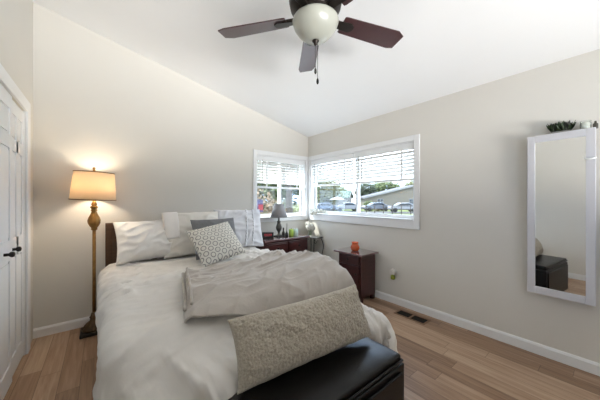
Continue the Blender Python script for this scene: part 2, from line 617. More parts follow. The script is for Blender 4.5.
# left wall with the closet opening
DO = (1.80, 3.08, 2.045)            # y0, y1, height
wl = MB()
zt = ceil_z(XL)
wl.box(XL - T, XL, YF, DO[0], 0, zt)
wl.box(XL - T, XL, DO[1], YB, 0, zt)
wl.box(XL - T, XL, DO[0], DO[1], DO[2], zt)
struct(wl.build('wall_left', M['wall']), 'greige painted wall around the closet doors', 'wall')
wf = MB()
wf.prism([(XL - T, 0), (FW[0], 0), (FW[0], ceil_z(FW[0])), (XL - T, zl)], YF - T, YF, 'y')
wf.prism([(FW[1], 0), (XR + T, 0), (XR + T, zr), (FW[1], ceil_z(FW[1]))], YF - T, YF, 'y')
wf.box(FW[0], FW[1], YF - T, YF, 0, FW[2])
wf.prism([(FW[0], FW[3]), (FW[1], FW[3]), (FW[1], ceil_z(FW[1])), (FW[0], ceil_z(FW[0]))], YF - T, YF, 'y')
struct(wf.build('wall_front', M['wall']), 'greige wall behind the camera with an added opening for light', 'wall')

# unseen slabs added behind the camera to block sky around the fill lamp
struct(MB().box(-2.6, 5.0, -5.6, YF - T, 2.38, 2.50).build('sky_blocker_roof', M['fence']), 'added unseen dark roof slab blocking the sky behind the camera', 'roof')
struct(MB().box(-2.6, 5.0, -5.75, -5.6, -0.6, 2.38).build('sky_blocker_wall', M['fence']), 'added unseen dark wall blocking the sky behind the camera', 'wall')
struct(MB().box(-2.6, 5.0, -5.6, YF - T, -0.75, -0.55).build('added_terrace', M['concrete']), 'added unseen pale concrete slab below the ceiling fill', 'added_terrace')

# baseboards (with a small top chamfer)
BH, BT = 0.09, 0.014


def base_profile(a, s):
    return [(a, 0), (a + s * BT, 0), (a + s * BT, BH - 0.018), (a + s * BT * 0.55, BH - 0.004), (a + s * BT * 0.4, BH), (a, BH)]


struct(MB().prism(base_profile(YB, -1), XL, XR, 'x').build('baseboard_back', M['trim']), 'white baseboard along the wall behind the lamp', 'baseboard')
struct(MB().prism(base_profile(XR, -1), YF, YB - BT, 'y').build('baseboard_right', M['trim']), 'white baseboard along the wall under the mirror', 'baseboard')
struct(MB().prism(base_profile(XL, 1), YF, DO[0] - 0.10, 'y').build('baseboard_left', M['trim']), 'white baseboard beside the closet', 'baseboard')

# closet casing + doors
cs = MB()
CW = 0.095
cs.box(XL, XL + 0.018, DO[1], DO[1] + CW, 0, DO[2] + CW)
cs.box(XL, XL + 0.018, DO[0] - CW, DO[0], 0, DO[2] + CW)
cs.box(XL, XL + 0.018, DO[0], DO[1], DO[2], DO[2] + CW)
cs.box(XL - T, XL, DO[1] - 0.012, DO[1], 0, DO[2])
cs.box(XL - T, XL, DO[0], DO[0] + 0.012, 0, DO[2])
struct(cs.build('trim_1', M['trim'], bevel=0.004), 'white casing around the closet doors', 'trim')
cb_ = MB().box(XL - T - 0.02, XL - T, DO[0] - 0.1, DO[1] + 0.1, 0, DO[2] + 0.1)
struct(cb_.build('trim_2', M['trim']), 'closet back panel behind the doors', 'trim')


def closet_door(name, y0, y1, hinge_y, ang, knob_side, label, face_x):
    root = bpy.data.objects.new(name, None)
    C.objects.link(root)
    root.location = (face_x, hinge_y, 0)
    root.rotation_euler = (0, 0, ang)
    struct(root, label, 'door')
    a, b = y0 - hinge_y, y1 - hinge_y
    th = 0.034
    H0, H1 = 0.012, DO[2] - 0.012
    mb = MB()
    st = 0.055
    mb.box(-th, -0.010, a, b, H0, H1)
    rect_frame(mb, 'x', -0.010, 0, a, b, H0, H1, st, 0.14, 0.10)
    mb.box(-0.010, 0, a + st, b - st, 0.88, 1.02)
    mb.box(-0.010, 0, a + st, b - st, 1.66, 1.75)
    mid = (a + b) / 2
    mb.box(-0.010, 0, mid - 0.025, mid + 0.025, H0 + 0.14, H1 - 0.10)
    for z0, z1 in ((H0 + 0.14, 0.88), (1.02, 1.66), (1.75, H1 - 0.10)):
        for p0, p1 in ((a + st, mid - 0.025), (mid + 0.025, b - st)):
            mb.box(-0.010, -0.003, p0 + 0.018, p1 - 0.018, z0 + 0.018, z1 - 0.018)
    mb.build('door_leaf', M['door'], root, bevel=0.003)
    kb = MB()
    kp = [(0.001, 0), (0.010, 0.0), (0.010, 0.018), (0.008, 0.020), (0.016, 0.028), (0.019, 0.036), (0.016, 0.046), (0.006, 0.050), (0.001, 0.050)]
    kb.lathe(kp, n=20, mtx=Matrix.Translation((0, knob_side - hinge_y, 0.943)) @ Matrix.Rotation(PI / 2, 4, 'Y'))
    kb.build('knob', M['bronze'], root, smooth=True)
    return root


closet_door('door_1', 2.664, 3.066, 3.066, 0.0, 2.70, 'white panelled closet door leaf beside the corner', XL - 0.005)
closet_door('door_2', 1.815, 2.658, 2.658, 0.0, 2.46, 'wide white panelled closet door leaf farther from the corner', XL + 0.007)


# ------------------------------------------------------------------ windows
def window(name, axis, wall, a0, a1, z0, z1, mull, cas, label, casing_outer):
    """axis 'y': opening in back wall at y=wall, a along x; axis 'x': right wall at x=wall, a along y"""
    root = bpy.data.objects.new(name, None)
    C.objects.link(root)
    struct(root, label, 'window')

    def bx(mb, p0, p1, d0, d1, q0, q1):
        if axis == 'y':
            mb.box(p0, p1, wall + d0, wall + d1, q0, q1)
        else:
            mb.box(wall + d0, wall + d1, p0, p1, q0, q1)
    mb = MB()
    c0, c1, cz0, cz1 = casing_outer
    bx(mb, c0, a0, -0.018, 0, cz0, cz1)
    bx(mb, a1, c1, -0.018, 0, cz0, cz1)
    bx(mb, a0, a1, -0.018, 0, cz0, z0)
    bx(mb, a0, a1, -0.018, 0, z1, cz1)
    mb.build('casing', M['trim'], root, bevel=0.003)
    mb = MB()
    jt = 0.012
    bx(mb, a0, a0 + jt, 0.0, T, z0, z1)
    bx(mb, a1 - jt, a1, 0.0, T, z0, z1)
    bx(mb, a0 + jt, a1 - jt, 0.0, T, z1 - jt, z1)
    bx(mb, a0 + jt, a1 - jt, -0.03, T, z0, z0 + jt)
    mb.build('jamb', M['trim'], root, bevel=0.002)
    fr = 0.035
    ia0, ia1, iz0, iz1 = a0 + jt, a1 - jt, z0 + jt, z1 - jt
    for k, (p0, p1) in enumerate(((ia0, mull + 0.02), (mull - 0.02, ia1))):
        dd = 0.062 if k == 0 else 0.088
        mb = MB()
        bx(mb, p0, p0 + fr, dd, dd + 0.024, iz0, iz1)
        bx(mb, p1 - fr, p1, dd, dd + 0.024, iz0, iz1)
        bx(mb, p0 + fr, p1 - fr, dd, dd + 0.024, iz0, iz0 + fr + 0.008)
        bx(mb, p0 + fr, p1 - fr, dd, dd + 0.024, iz1 - fr, iz1)
        s = mb.build('sash', M['vinyl'], root, bevel=0.002)
        g = MB()
        bx(g, p0 + fr, p1 - fr, dd + 0.010, dd + 0.014, iz0 + fr + 0.008, iz1 - fr)
        g.build('pane', M['glass'], s)
    return root


window('window_1', 'y', YB, LW[0], LW[1], LW[2], LW[3], 2.335, 0.065, 'narrow white corner window above the dresser', (1.795, 2.872, 0.955, 2.065))
window('window_2', 'x', XR, RW[0], RW[1], RW[2], RW[3], 2.36, 0.065, 'wide white window in the wall with the mirror', (1.40, 3.400 - 0.018, 0.955, 2.065))
mb = MB()
rect_frame(mb, 'y', YF, YF + 0.018, FW[0] - 0.07, FW[1] + 0.07, FW[2] - 0.07, FW[3] + 0.07, 0.07)
struct(mb.build('added_window', M['trim']), 'white casing of the added light opening behind the camera', 'window')


def blind(label, axis, d, a0, a1, ztop, zbot, tilt, cords, group):
    """2-inch slat blind hanging inside the window reveal; d = depth coordinate of the slat axis"""
    loc = ((a0 + a1) / 2, d, ztop) if axis == 'y' else (d, (a0 + a1) / 2, ztop)
    root = thing('window_blind', label, 'blind', loc, 0 if axis == 'y' else -PI / 2, group)
    # local: x along the width, -y towards the room (for axis 'y' room is -y; for axis x rotated so that -y -> -x)
    L = a1 - a0
    MB().box(-L / 2, L / 2, -0.028, 0.028, -0.075, 0).build('valance', M['vinyl'], root, bevel=0.004)
    sl = MB()
    pitch = 0.0435
    z = -0.075 - 0.03
    H = ztop - zbot
    while z > -H + 0.05:
        n = 5
        v, f = [], []
        wd, tk, cr = 0.05, 0.0028, 0.003
        for i in range(n + 1):
            u = -0.5 + i / n
            y = u * wd
            zz = cr * (1 - 4 * u * u)
            yy, zq = y * math.cos(tilt) - zz * math.sin(tilt), y * math.sin(tilt) + zz * math.cos(tilt)
            for sx in (-L / 2 + 0.004, L / 2 - 0.004):
                v.append((sx, yy, z + zq + tk / 2))
                v.append((sx, yy, z + zq - tk / 2))
        for i in range(n):
            b = i * 4
            f += [(b, b + 2, b + 6, b + 4), (b + 1, b + 5, b + 7, b + 3), (b, b + 4, b + 5, b + 1), (b + 2, b + 3, b + 7, b + 6)]
        f += [(0, 1, 3, 2), (n * 4, n * 4 + 2, n * 4 + 3, n * 4 + 1)]
        sl.add(v, f)
        z -= pitch
    sl.build('slats', M['blind'], root)
    MB().box(-L / 2 + 0.004, L / 2 - 0.004, -0.026, 0.026, -H, -H + 0.028).build('bottom_rail', M['vinyl'], root, bevel=0.004)
    for cx in cords:
        MB().box(cx - 0.012, cx + 0.012, -0.0290, -0.0278, -H, -0.07).build('ladder_tape', M['vinyl'], root)
    MB().tube([(-L / 2 + 0.09, -0.034, -0.06), (-L / 2 + 0.09, -0.036, -0.40)], 0.004, 8).build('tilt_wand', M['grey_plastic'], root, smooth=True)
    return root


blind('white slat blind half raised in the narrow corner window', 'y', YB + 0.030, LW[0] + 0.014, LW[1] - 0.014, LW[3] - 0.014, 1.485, R(47), (-0.30, 0.30), 'raised slat blinds')
blind('white slat blind half raised over the wide window pane nearest the corner', 'x', XR + 0.030, 2.385, RW[1] - 0.014, RW[3] - 0.014, 1.535, R(50), (-0.30, 0.30), 'raised slat blinds')
blind('white slat blind half raised over the wide window pane nearest the mirror', 'x', XR + 0.030, RW[0] + 0.014, 2.375, RW[3] - 0.014, 1.535, R(50), (-0.30, 0.30), 'raised slat blinds')


# ------------------------------------------------------------------ bed
BX0, BX1, BY0, BY1 = 0.05, 1.63, 1.37, 3.32
BTOP = 0.62
bed = thing('bed', 'queen bed with dark brown headboard and white bedding', 'bed', ((BX0 + BX1) / 2, 2.3, 0))
hb = MB()
hb.box(0.035, 1.66, 3.335, 3.378, 0.05, 1.055)
hb.box(0.085, 1.61, 3.325, 3.336, 0.62, 1.005)
hb.build('headboard', M['headboard'], bed, world=True, bevel=0.008, seg=3)
MB().box(BX0 + 0.01, BX1 - 0.01, BY0 + 0.01, BY1, 0.14, 0.36).build('box_spring', M['white_cotton'], bed, world=True, bevel=0.03, seg=3)
MB().box(BX0 + 0.005, BX1 - 0.005, BY0 + 0.005, BY1, 0.36, BTOP - 0.006).build('mattress', M['white_cotton'], bed, world=True, bevel=0.05, seg=4)
for lx in (BX0 + 0.08, BX1 - 0.08):
    for ly in (BY0 + 0.1, BY1 - 0.1):
        MB().box(lx - 0.025, lx + 0.025, ly - 0.025, ly + 0.025, 0, 0.14).build('leg', M['headboard'], bed, world=True)


# ---- comforter: cloth settled over the mattress (position based dynamics on a grid)
BENCH = (0.395, 1.272, 0.705, 1.14)   # x0,x1,y0,y1


CX0, CX1, CY0, CTOP = BX0 - 0.055, BX1 + 0.03, BY0 - 0.025, BTOP + 0.026


def rbox_push(P, c, h, r):
    """push points out of a rounded box; returns mask of contacts"""
    q = P - c
    s = np.sign(q)
    s[s == 0] = 1
    a = np.abs(q) - (h - r)
    out = np.maximum(a, 0)
    ln = np.linalg.norm(out, axis=-1)
    inn = np.minimum(a.max(-1), 0)
    d = ln + inn - r
    hit = d < 0
    g = np.where(ln[..., None] > 1e-9, out / np.maximum(ln, 1e-9)[..., None], 0.0)
    ins = ln <= 1e-9
    if ins.any():
        k = a.argmax(-1)
        gi = np.zeros_like(g)
        np.put_along_axis(gi, k[..., None], 1.0, -1)
        g = np.where(ins[..., None], gi, g)
    P[hit] -= (d[..., None] * g * s)[hit]
    return hit


def settle(x0, x1, y0, y1, sp, z0, boxes, steps, seed, skew=0.0):
    nx, ny = int(round((x1 - x0) / sp)) + 1, int(round((y1 - y0) / sp)) + 1
    rng = np.random.default_rng(seed)
    gx, tt = np.meshgrid(np.linspace(x0, x1, nx), np.linspace(0, 1, ny))
    y0c = y0 + skew * np.linspace(0, 1, nx)
    gy = y0c[None, :] + (y1 - y0c)[None, :] * tt
    P = np.stack([gx, gy, np.full_like(gx, z0)], -1)
    dl, dr_, df = np.maximum(0, CX0 - gx), np.maximum(0, gx - CX1), np.maximum(0, CY0 - gy)
    P[..., 0] += dl * 0.85 - dr_ * 0.50
    P[..., 1] += df * 0.60
    P[..., 2] -= np.maximum(np.maximum(dl, dr_), df) * 0.80
    P += rng.normal(0, 0.002, P.shape)
    V = np.zeros_like(P)
    pin = (gy > 2.75) & (gx > CX0 + 0.12) & (gx < CX1 - 0.12)
    Ppin = P[pin].copy()
    Ppin[:, 2] = CTOP + 0.002
    rx = (x1 - x0) / (nx - 1)
    ry = ((y1 - y0c) / (ny - 1))[None, :, None]
    dg = np.sqrt(rx * rx + ry * ry)[:, :-1]

    def solve(A, B, rest, k):
        d = B - A
        L = np.linalg.norm(d, axis=-1, keepdims=True)
        c = d * ((L - rest) / np.maximum(L, 1e-9)) * (0.5 * k)
        A += c
        B -= c
    dt = 0.016
    for st in range(steps):
        V[..., 2] -= 9.8 * dt
        V *= 0.985
        old = P.copy()
        P += V * dt
        for it in range(9):
            for p in (0, 1):
                n = (nx - p) // 2
                solve(P[:, p:p + 2 * n:2], P[:, p + 1:p + 2 * n:2], rx, 1.0)
                n = (ny - p) // 2
                solve(P[p:p + 2 * n:2], P[p + 1:p + 2 * n:2], ry, 1.0)
            for p in (0, 1):
                n = (ny - p) // 2
                solve(P[p:p + 2 * n:2, :-1], P[p + 1:p + 2 * n:2, 1:], dg, 0.5)
                solve(P[p:p + 2 * n:2, 1:], P[p + 1:p + 2 * n:2, :-1], dg, 0.5)
            for c in range(4):
                n = len(range(c, nx - 2, 4))
                solve(P[:, c:nx - 2:4], P[:, c + 2::4][:, :n], 2 * rx, 0.22)
                n = len(range(c, ny - 2, 4))
                solve(P[c:ny - 2:4], P[c + 2::4][:n], 2 * ry, 0.22)
            hits = np.zeros(P.shape[:2], bool)
            for c, h, r in boxes:
                hits |= rbox_push(P, c, h, r)
            fl = P[..., 2] < 0.022
            P[..., 2][fl] = 0.022
            hits |= fl
            P[pin] = Ppin
        # friction
        D = P - old
        D[hits] *= 0.35
        P = old + D
        for c, h, r in boxes:
            rbox_push(P, c, h, r)
        V = (P - old) / dt
    return P


def upsample(P, k):
    """cubic (Catmull-Rom) resampling of a grid"""
    def one(A):
        n = A.shape[0]
        t = np.linspace(0, n - 1, (n - 1) * k + 1)
        i = np.minimum(t.astype(int), n - 2)
        f = (t - i)[:, None, None]
        p0, p1, p2, p3 = A[np.maximum(i - 1, 0)], A[i], A[i + 1], A[np.minimum(i + 2, n - 1)]
        return 0.5 * (2 * p1 + (p2 - p0) * f + (2 * p0 - 5 * p1 + 4 * p2 - p3) * f ** 2 + (3 * p1 - p0 - 3 * p2 + p3) * f ** 3)
    A = one(P)
    return one(A.transpose(1, 0, 2)).transpose(1, 0, 2)


def grid_normals(P):
    du = np.gradient(P, axis=1)
    dv = np.gradient(P, axis=0)
    n = np.cross(du, dv)
    return n / np.maximum(np.linalg.norm(n, axis=-1, keepdims=True), 1e-9)


def grid_mesh(name, P, material, thick=0.0, offset=-1):
    ny, nx = P.shape[:2]
    idx = np.arange(nx * ny).reshape(ny, nx)
    f = np.stack([idx[:-1, :-1], idx[:-1, 1:], idx[1:, 1:], idx[1:, :-1]], -1).reshape(-1, 4)
    me = bpy.data.meshes.new(name)
    me.from_pydata(P.reshape(-1, 3).tolist(), [], f.tolist())
    me.materials.append(material)
    for p in me.polygons:
        p.use_smooth = True
    o = bpy.data.objects.new(name, me)
    C.objects.link(o)
    if thick:
        s = o.modifiers.new('thick', 'SOLIDIFY')
        s.thickness = thick
        s.offset = offset
        s.use_rim = True
    return o


mattress_box = (np.array([(CX0 + CX1) / 2, (CY0 + 3.9) / 2, CTOP / 2 - 0.1]), np.array([(CX1 - CX0) / 2, (3.9 - CY0) / 2, CTOP / 2 + 0.1]), 0.11)
bench_box = (np.array([0.95, 0.60, 0.2]), np.array([0.37, 0.545, 0.75]), 0.03)
bench_left = (np.array([0.65, 0.60, 0.2]), np.array([0.255, 0.43, 0.75]), 0.03)
corner_box = (np.array([1.58, 1.36, 0.16]), np.array([0.21, 0.27, 0.25]), 0.10)
spill_box = (np.array([0.42, 1.23, 0.2]), np.array([0.17, 0.20, 0.315]), 0.10)
SKEW = 0.40
CU0, CU1, CV0, CV1 = CX0 - 0.50, CX1 + 0.40, CY0 - 0.70, 3.14
Pc = settle(CU0, CU1, CV0, CV1, 0.03, CTOP + 0.004, [mattress_box, bench_box, bench_left, corner_box, spill_box], 190, 5, SKEW)
Pc = upsample(Pc, 2)
Nc = grid_normals(Pc)
ny, nx = Pc.shape[:2]
disp = np.zeros((ny, nx))
u_m = np.linspace(CU0, CU1, nx)
v_t = np.linspace(0, 1, ny)
for j in range(ny):
    for i in range(nx):
        x, y, z = Pc[j, i]
        u = u_m[i]
        vb = CV0 + SKEW * (u - CU0) / (CU1 - CU0)
        v = vb + (CV1 - vb) * v_t[j]
        drop_f = max(0.0, min(1.0, (BY0 + 0.05 - v) / 0.30))
        drop_l = max(0.0, min(1.0, (BX0 + 0.02 - u) / 0.30))
        drop_r = max(0.0, min(1.0, (u - BX1 + 0.02) / 0.30))
        top = 1.0 - max(drop_f, drop_l, drop_r)
        a = 0.0
        if drop_f > 0:
            k1 = noise.noise(Vector((u * 7.5 + 1.6 * v, v * 0.9, 3.1)))
            k2 = noise.noise(Vector((u * 15.0 + 3.0 * v, v * 1.2, 7.7)))
            a += drop_f * (1 - 0.85 * drop_r) * (0.075 * k1 + 0.080 * max(0.0, 1 - 3.0 * abs(k1)) ** 2 + 0.026 * max(0.0, 1 - 3.5 * abs(k2)) ** 2)
        sd = max(drop_l, drop_r)
        if sd > 0:
            a += sd * (1 - 0.8 * drop_f) * 0.022 * noise.noise(Vector((u * 1.0, v * 8.0 + 0.7 * u, 9.4)))
        if top > 0:
            w = Vector((u * 2.3 + 0.9 * v, v * 7.5 - 1.5 * u, 1.7))
            a += top * 0.010 * noise.noise(w) + top * 0.012 * noise.noise(Vector((u * 2.6, v * 3.0, 4.2)))
            g1 = noise.noise(Vector((u * 3.0 + 1.8 * v, v * 9.0 - 2.0 * u, 6.1)))
            g2 = noise.noise(Vector((u * 6.0 - 3.0 * v, v * 14.0 + 3.0 * u, 2.6)))
            msk = 0.35 + 0.65 * max(0.0, min(1.0, 0.5 + 1.6 * noise.noise(Vector((u * 2.1, v * 2.1, 12.3)))))
            a += top * msk * (0.028 * max(0.0, 1 - 3.2 * abs(g1)) ** 2 + 0.014 * max(0.0, 1 - 3.2 * abs(g2)) ** 2)
            if u > 0.95 and v > 2.0:                     # rumpled corner by the dresser
                q = min(1.0, (u - 0.95) / 0.3) * min(1.0, (v - 2.0) / 0.25)
                g3 = noise.noise(Vector((u * 7 - 5 * v, v * 5 + 4 * u, 2.2)))
                a += q * (0.016 + 0.020 * g3 + 0.030 * max(0.0, 1 - 3.0 * abs(g3)) ** 2)
        disp[j, i] = a
Pc = Pc + Nc * disp[..., None] * np.where(Nc[..., 2:3].mean() > 0, 1, -1)
Pc[..., 2] = np.maximum(Pc[..., 2], 0.016)
comf = grid_mesh('comforter', Pc, M['comforter'], 0.016, -1)
tag(comf, 'ivory comforter spread over the bed and hanging to the floor at its foot', 'comforter')

# ---- throw blanket folded across the foot of the bed
NU, NV = 190, 150
Pt = np.zeros((NV, NU, 3))
for j in range(NV):
    v = j / (NV - 1)
    for i in range(NU):
        u = i / (NU - 1)
        # plan outline
        yb = 2.20 + 0.14 * u + 0.03 * noise.noise(Vector((u * 4, 0.3, 8)))
        hang = 0.0
        front = 1.300
        arc = hang + 0.13 * PI / 2 + (yb - front - 0.13)
        s0_ = 0.112 * max(0.0, min(1.0, (0.55 - u) / 0.38)) + 0.055 * max(0.0, (0.17 - u) / 0.17)
        s = s0_ + v * (arc - s0_)
        r = 0.13
        if s < hang:
            y, z, n = front, BTOP + 0.045 - r - (hang - s), Vector((0, -1, 0.15))
        elif s < hang + r * PI / 2:
            t = (s - hang) / r
            y, z = front + r - r * math.cos(t), BTOP + 0.045 - r + r * math.sin(t)
            n = Vector((0, -math.cos(t), math.sin(t)))
        else:
            y, z, n = front + r + (s - hang - r * PI / 2), BTOP + 0.045, Vector((0, 0, 1))
        left = 0.335 + 0.185 * v
        right = 1.64 + 0.05 * math.sin(v * 5) - 0.02 * v
        x = left + (right - left) * u
        # loft: thick folded stack, fat front roll, thin at the hems
        e = min(1.0, u / 0.035) ** 0.5 * min(1.0, (1 - u) / 0.05) ** 0.5 * min(1.0, (1 - v) / 0.04) ** 0.5
        loft = 0.030
        loft += 0.050 * math.exp(-((v - 0.33) / 0.16) ** 2) * (0.75 + 0.5 * u)
        loft += 0.085 * max(0.0, (u - 0.45) / 0.55) * math.exp(-((v - 0.62) / 0.30) ** 2)
        wx, wy = x * 2.0 + 0.35 * noise.noise(Vector((x * 2, y * 2, 1))), y * 7.0 - x * 2.6 + 0.5 * noise.noise(Vector((x * 3, y * 3, 5)))
        f1 = 1.0 - abs(noise.noise(Vector((wx * 1.0, wy * 0.9, 2.0)))) * 2.0
        f2 = 1.0 - abs(noise.noise(Vector((wx * 2.2 + 3, wy * 1.9, 4.0)))) * 2.0
        bk = 0.45 + 0.55 * min(1.0, max(0.0, (v - 0.36) / 0.16))
        loft += bk * (0.034 * max(0, f1) ** 2 + 0.016 * max(0, f2) ** 2) + 0.010 * noise.noise(Vector((x * 5, y * 5, 9)))
        dr = max(0.0, (u - 0.90) / 0.10)
        p = Vector((x, y, z)) + n.normalized() * (0.004 + loft * e)
        p.z -= 0.10 * dr * dr
        Pt[j, i] = p
thr = grid_mesh('throw_blanket', Pt, M['throw'], 0.014, -1)
tag(thr, 'greige plush blanket bunched across the foot of the bed', 'blanket')
# rolled seam along the left edge of the throw
edge = [Vector(Pt[j, 2]) + Vector((-0.008, 0, 0.006)) for j in range(int(NV * 0.10), NV - 2, 3)]
MB().tube(edge, 0.010, 8).build('hem', M['throw'], thr, smooth=True)
edge2 = [Vector(Pt[j, 6]) + Vector((0.0, 0, 0.012)) for j in range(int(NV * 0.12), NV - 4, 3)]
MB().tube(edge2, 0.009, 8).build('hem', M['throw'], thr, smooth=True)


# ------------------------------------------------------------------ pillows
def pillow(name, w, h, t, material, origin, ux, vy, label, group=None, seed=0, wr=0.006, n=56, pinch=0.06, power=0.42, sag=0.0, fleece=0.0):
    """origin = middle of the bottom edge; ux = direction of width, vy = direction of height"""
    ux = Vector(ux).normalized()
    vy = Vector(vy)
    vy = (vy - ux * vy.dot(ux)).normalized()
    nz_ = ux.cross(vy)
    ratio = max(0.4, h / w)
    nu, nv = n, max(12, int(n * ratio))
    v, f = [], []

    def pt(i, j, side):
        a, b = -1 + 2 * i / nu, -1 + 2 * j / nv
        # ease the sampling towards the seam
        a, b = math.sin(a * PI / 2), math.sin(b * PI / 2)
        th = max(0.0, (1 - a * a) * (1 - b * b)) ** power * t / 2
        x = w / 2 * a * (1 - pinch * (1 - b * b))
        y = h / 2 * b * (1 - pinch * (1 - a * a)) + h / 2
        if sag:
            th *= 1 + sag * (-b)
        e = min(1.0, th / (t * 0.25))
        d = wr * noise.noise(Vector((x * 9 + seed, y * 9, side * 3.0))) * e
        d += wr * 1.3 * (max(0, 1 - 2.3 * abs(noise.noise(Vector((x * 6 + y * 3 + seed * 2, y * 10 - x * 4, side * 2.0))))) ** 2) * e
        y += 0.5 * wr * noise.noise(Vector((x * 14, seed, y * 5)))
        if fleece:
            q = noise.voronoi(Vector((x * 80, y * 80, side * 5 + seed)))[0][0]
            q2 = noise.noise(Vector((x * 30, y * 30, side * 9)))
            d += fleece * (0.7 - q) * (0.3 + 0.7 * e) + fleece * 0.5 * q2
        return (x, y, side * (th + d))
    ring = {}
    for side in (1, -1):
        for j in range(nv + 1):
            for i in range(nu + 1):
                bd = i in (0, nu) or j in (0, nv)
                if bd and side == -1:
                    ring[(side, i, j)] = ring[(1, i, j)]
                    continue
                ring[(side, i, j)] = len(v)
                p = pt(i, j, side)
                v.append((p[0], p[1], 0.0) if bd else p)
        for j in range(nv):
            for i in range(nu):
                q = [ring[(side, i, j)], ring[(side, i + 1, j)], ring[(side, i + 1, j + 1)], ring[(side, i, j + 1)]]
                f.append(tuple(q if side == 1 else q[::-1]))
    mtx = Matrix((
        (ux.x, vy.x, nz_.x, origin[0]),
        (ux.y, vy.y, nz_.y, origin[1]),
        (ux.z, vy.z, nz_.z, origin[2]),
        (0, 0, 0, 1)))
    o = MB().add(v, f).build(name, material, smooth=True, fix=False, mtx=mtx)
    return tag(o, label, 'pillow', group)


ZB = 0.655   # top of the bedding under the pillows
GP = 'pillows at the head of the bed'
pillow('bed_pillow', 0.60, 0.46, 0.23, M['white_cotton'], (0.41, 3.02, ZB + 0.015), (1, 0.02, 0.03), (0.0, 0.46, 0.88),
       'plain white pillow nearest the floor lamp', GP, seed=1, wr=0.014, sag=0.25, power=0.36, pinch=0.08)
p2 = pillow('bed_pillow', 0.64, 0.52, 0.19, M['cream_cotton'], (0.845, 2.985, ZB + 0.015), (1, -0.02, 0.0), (-0.02, 0.36, 0.93),
            'cream pillow second from the lamp, its open hem facing the lamp', GP, seed=2, wr=0.011, pinch=0.04)
p3 = pillow('bed_pillow', 0.64, 0.53, 0.20, M['cool_cotton'], (1.43, 3.03, ZB + 0.015), (1, -0.10, -0.02), (0.0, 0.32, 0.94),
            'pale blue white ruffled pillow nearest the dresser', GP, seed=3, wr=0.014, power=0.36)
# a fourth pillow lies behind the grey one
pillow('bed_pillow', 0.60, 0.40, 0.13, M['white_cotton'], (1.13, 3.185, ZB + 0.09), (1, 0.0, 0.01), (0.0, 0.18, 0.98),
       'white pillow upright against the headboard behind the charcoal one', GP, seed=4, wr=0.010)
# turned pillowcase flap of the second pillow
fl = MB()
for k in range(13):
    pass
P2 = np.zeros((16, 14, 3))
for j in range(16):
    for i in range(14):
        a, b = -0.98 + 0.46 * i / 13, -0.25 + 1.22 * j / 15
        th = max(0.0, (1 - a * a) * (1 - b * b)) ** 0.42 * 0.085 + 0.012 + 0.004 * noise.noise(Vector((a * 5, b * 3, 2)))
        P2[j, i] = (0.32 * a * 0.985, 0.26 * b + 0.26, th + 0.008)
fo = grid_mesh('pillowcase_hem', P2, M['white_cotton'], 0.006)
fo.parent = p2
# ruffles on the right pillow
for xo in (0.055, 0.15):
    P3 = np.zeros((60, 5, 3))
    for j in range(60):
        b = -0.95 + 1.9 * j / 59
        for i in range(5):
            a = xo / 0.32
            th = max(0.0, (1 - a * a) * (1 - b * b)) ** 0.36 * 0.10
            P3[j, i] = (xo + 0.03 * b + (i * 0.006) + 0.003 * math.sin(j * 1.1), 0.265 * b + 0.265, th + 0.004 + 0.010 * math.sin(i * PI / 4) + 0.002 * math.sin(j * 1.7))
    ro = grid_mesh('ruffle', P3, M['cool_cotton'], 0.003)
    ro.parent = p3

pillow('throw_pillow', 0.50, 0.46, 0.15, M['dark_grey'], (1.02, 2.70, ZB + 0.02), (1, -0.02, 0.01), (0.0, 0.46, 0.88),
       'charcoal grey cushion tucked behind the hexagon patterned one', seed=6, wr=0.005)
pillow('throw_pillow', 0.47, 0.45, 0.17, M['lattice'], (0.99, 2.445, ZB + 0.045), (0.43, 0.03, 0.075), (-0.14, 0.30, 0.29),
       'grey and white hexagon patterned cushion leaning on the charcoal one', seed=7, wr=0.005)
pillow('lumbar_pillow', 0.80, 0.290, 0.19, M['sherpa'], (0.840, 0.930, 0.500), (0.77, -0.088, 0.018), (0.0, 0.125, 0.265),
       'long beige fleecy lumbar pillow standing on the black bench', seed=8, wr=0.006, n=300, pinch=0.05, power=0.42, fleece=0.009)

# ------------------------------------------------------------------ bench at the foot of the bed
bx0, bx1, by0, by1 = BENCH
bench = thing('storage_bench', 'black leather storage bench at the foot of the bed', 'bench', ((bx0 + bx1) / 2, (by0 + by1) / 2, 0))
MB().box(bx0 - 0.012, bx1 + 0.020, by0 + 0.005, by1, 0.025, 0.415).build('body', M['leather_box'], bench, world=True, bevel=0.008, seg=3)
MB().box(bx0 + 0.04, bx1 - 0.02, by0 - 0.010, by0 + 0.0048, 0.045, 0.385).build('front_panel', M['leather_box'], bench, world=True, bevel=0.006, seg=2)
lid = MB()
nu, nv = 40, 20
v, f = [], []
for j in range(nv + 1):
    for i in range(nu + 1):
        a, b = -1 + 2 * i / nu, -1 + 2 * j / nv
        puff = 0.018 * ((1 - a ** 6) * (1 - b ** 4)) + 0.003 * noise.noise(Vector((a * 4, b * 3, 1)))
        v.append(((bx0 + bx1) / 2 + a * (bx1 - bx0) / 2, (by0 + by1) / 2 + 0.006 + b * ((by1 - by0) / 2 - 0.006), 0.468 + puff))
n0 = (nu + 1) * (nv + 1)
v += [(p[0], p[1], 0.4155) for p in v]
for j in range(nv):
    for i in range(nu):
        q = [j * (nu + 1) + i, j * (nu + 1) + i + 1, (j + 1) * (nu + 1) + i + 1, (j + 1) * (nu + 1) + i]
        f.append(tuple(q))
        f.append(tuple(k + n0 for k in q[::-1]))
rim = [i for i in range(nu + 1)] + [(j + 1) * (nu + 1) + nu for j in range(nv)] + [nv * (nu + 1) + i for i in range(nu - 1, -1, -1)] + [j * (nu + 1) for j in range(nv - 1, 0, -1)]
